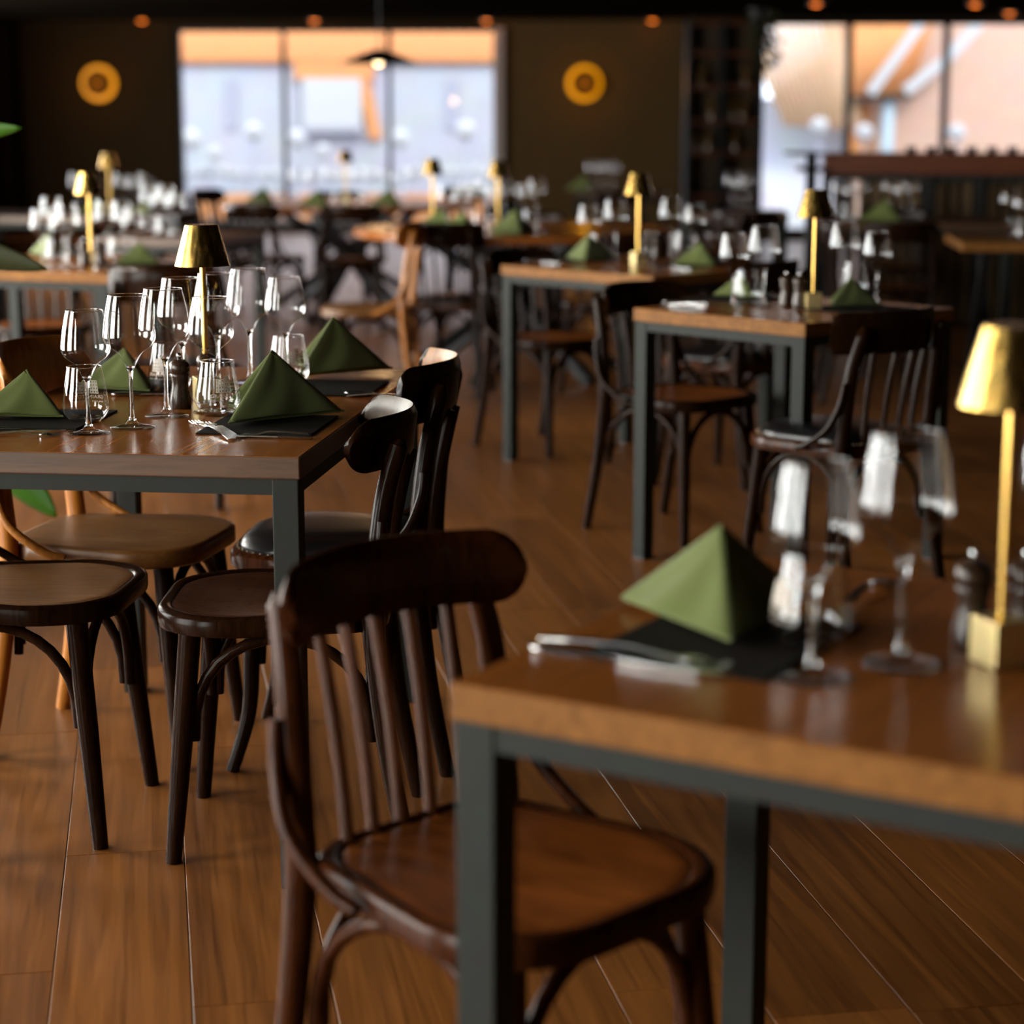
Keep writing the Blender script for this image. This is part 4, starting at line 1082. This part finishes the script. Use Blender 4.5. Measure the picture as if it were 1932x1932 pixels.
def shelf_unit():
    x0 = atY(1292, 200, 20.5).x; x1 = atY(1436, 200, 20.5).x; wd = x1 - x0; Z = 2.25
    t = empty('shelf_unit', 'tall dark shelf unit between wall light and bar window', 'shelf', ((x0 + x1) / 2, 20.5, 0))
    for x in (-wd / 2 + .02, -.02, wd / 2 - .02):
        MB().box((x, 0, Z / 2), (.04, .4, Z)).build('upright', M['black'], t)
    for z in (.1, .55, .98, 1.29, 1.62, 1.95, 2.24):
        MB().box((0, 0, z), (wd - .05, .38, .03)).build('shelf_board', M['mahog'], t)
    MB().box((0, .19, Z / 2), (wd, .015, Z)).build('back_panel', M['bar_slat'], t)
    c = Vector(((x0 + x1) / 2, 20.5, 0))
    btl = None
    for k, (dx_, z) in enumerate(((-.12, 1.305), (.10, 1.305), (.2, 1.305), (-.28, .995), (-.15, .995), (.12, .995), (-.22, 1.635), (.22, 1.635))):
        b = MB(); b.lathe([(.032, 0), (.036, .004), (.036, .13), (.03, .16), (.012, .19), (.012, .235), (.014, .24), (.013, .25)], 16)
        if btl is None: o = auto(b.build('bottle', plain('bottle_amber', (.22, .12, .03), .12, coat=.3))); btl = o
        else: o = btl.copy(); COL.objects.link(o)
        o.location = c + Vector((dx_, -.05, z)); tag(o, 'amber bottle in the dark shelf unit, ' + ['left end of the middle row', 'middle of the middle row', 'right end of the middle row', 'left end of the low row', 'second in the low row', 'right end of the low row', 'left one on the high board', 'right one on the high board'][k], 'bottle', 'bottles in the shelf unit')
    # trailing plant on top at the window side
    pl = empty('trailing_plant', 'dark trailing plant on the shelf unit, edging the bar window', 'plant', (x1 - .07, 20.35, 2.255))
    b = MB(); b.lathe([(.06, 0), (.085, .01), (.10, .12), (.095, .125), (.06, .02)], 18); auto(b.build('pot', M['black'], pl))
    lf = None; rnd = random.Random(3)
    for k in range(60):
        a = rnd.uniform(-1.0, 2.2); rr = rnd.uniform(.06, .19); z = rnd.uniform(-.42, .12)
        V_ = [(0, 0, 0), (.05, .035, .015), (.115, 0, 0), (.05, -.035, .015), (.055, 0, -.012)]
        if lf is None: lf = mk('leaf', V_, [(0, 1, 4), (1, 2, 4), (2, 3, 4), (3, 0, 4)], M['leaf_dark']); o = lf
        else: o = lf.copy(); COL.objects.link(o)
        o.parent = pl; o.location = (math.cos(a) * rr, -abs(math.sin(a)) * rr, z); o.rotation_euler = (rnd.uniform(-1, 1), rnd.uniform(.2, 1.4), a)
    for k in range(6):
        a = -1 + k * .55
        MB().tube(spline([(0, 0, .1), (math.cos(a) * .1, -abs(math.sin(a)) * .1, .12), (math.cos(a) * .17, -abs(math.sin(a)) * .17, -.1), (math.cos(a) * .17, -abs(math.sin(a)) * .17, -.4)], 4), .003, 6).build('stem', M['leaf_dark'], pl)
shelf_unit()

# ------------------------------------------------------------------ big-leaved plant at the left
def plant():
    Y = 5.15; X = -1.75
    t = empty('potted_plant', 'large-leaved green plant reaching in from the left edge', 'plant', (X, Y, 0))
    b = MB(); b.lathe([(.13, 0), (.17, .01), (.20, .34), (.185, .34), (.16, .05), (.02, .04)], 28); auto(b.build('pot', M['pot'], t))
    b = MB(); b.lathe([(.19, .29), (.02, .31)], 24, cap0=False); b.build('soil', M['black'], t)
    def leaf(tip, base, wd, mat, droop=.05):
        tip = Vector(tip) - Vector((X, Y, 0)); base = Vector(base) - Vector((X, Y, 0))
        stem0 = Vector((random.uniform(-.04, .04), random.uniform(-.04, .04), .3))
        P = spline([stem0, lerp(stem0, base, .55) + Vector((-.05, 0, .12)), base], 8)
        MB().tube(P, [lerp(.011, .005, i / (len(P) - 1)) for i in range(len(P))], 8).build('stem', M['leaf'], t, True)
        d = tip - base; L_ = d.length; d.normalize(); side = d.cross(Vector((0, 1, .45))).normalized(); up = side.cross(d)
        V = []; n = 14; m = 6
        for i in range(n + 1):
            s = i / n; hw = wd * math.sin(PI * min(1, s ** .8)) ** .75 if 0 < s < 1 else .001
            c = base + d * L_ * s + Vector((0, 0, -droop * s * s))
            for j in range(-m // 2, m // 2 + 1):
                q = j / (m / 2); V.append(c + side * hw * q + up * (abs(q) ** 1.3 * hw * .28))
        k = m + 1
        o = mk('leaf', V, [(i * k + j, i * k + j + 1, (i + 1) * k + j + 1, (i + 1) * k + j) for i in range(n) for j in range(m)], mat, t, True)
        md = o.modifiers.new('s', 'SOLIDIFY'); md.thickness = .0015
    leaf(atY(42, 241, 5.0), atY(-150, 262, 5.1), .03, M['leaf'], 0)
    leaf(atY(90, 508, 4.9), atY(-160, 455, 5.0), .042, M['leaf_dark'], .0)
    leaf(atY(108, 976, 5.3), atY(-40, 840, 5.35), .06, M['leaf'], .0)
    leaf((-2.3, 5.3, 1.2), (-1.9, 5.2, .9), .08, M['leaf'], .1); leaf((-2.1, 4.7, .9), (-1.85, 5.0, .7), .08, M['leaf'], .1)
    leaf((-1.9, 5.7, 1.1), (-1.8, 5.3, .8), .08, M['leaf'], .1)
plant()
for o in S.objects:
    if o.type == 'EMPTY' and o.get('label') == 'x': print('UNLABELLED', o.name)
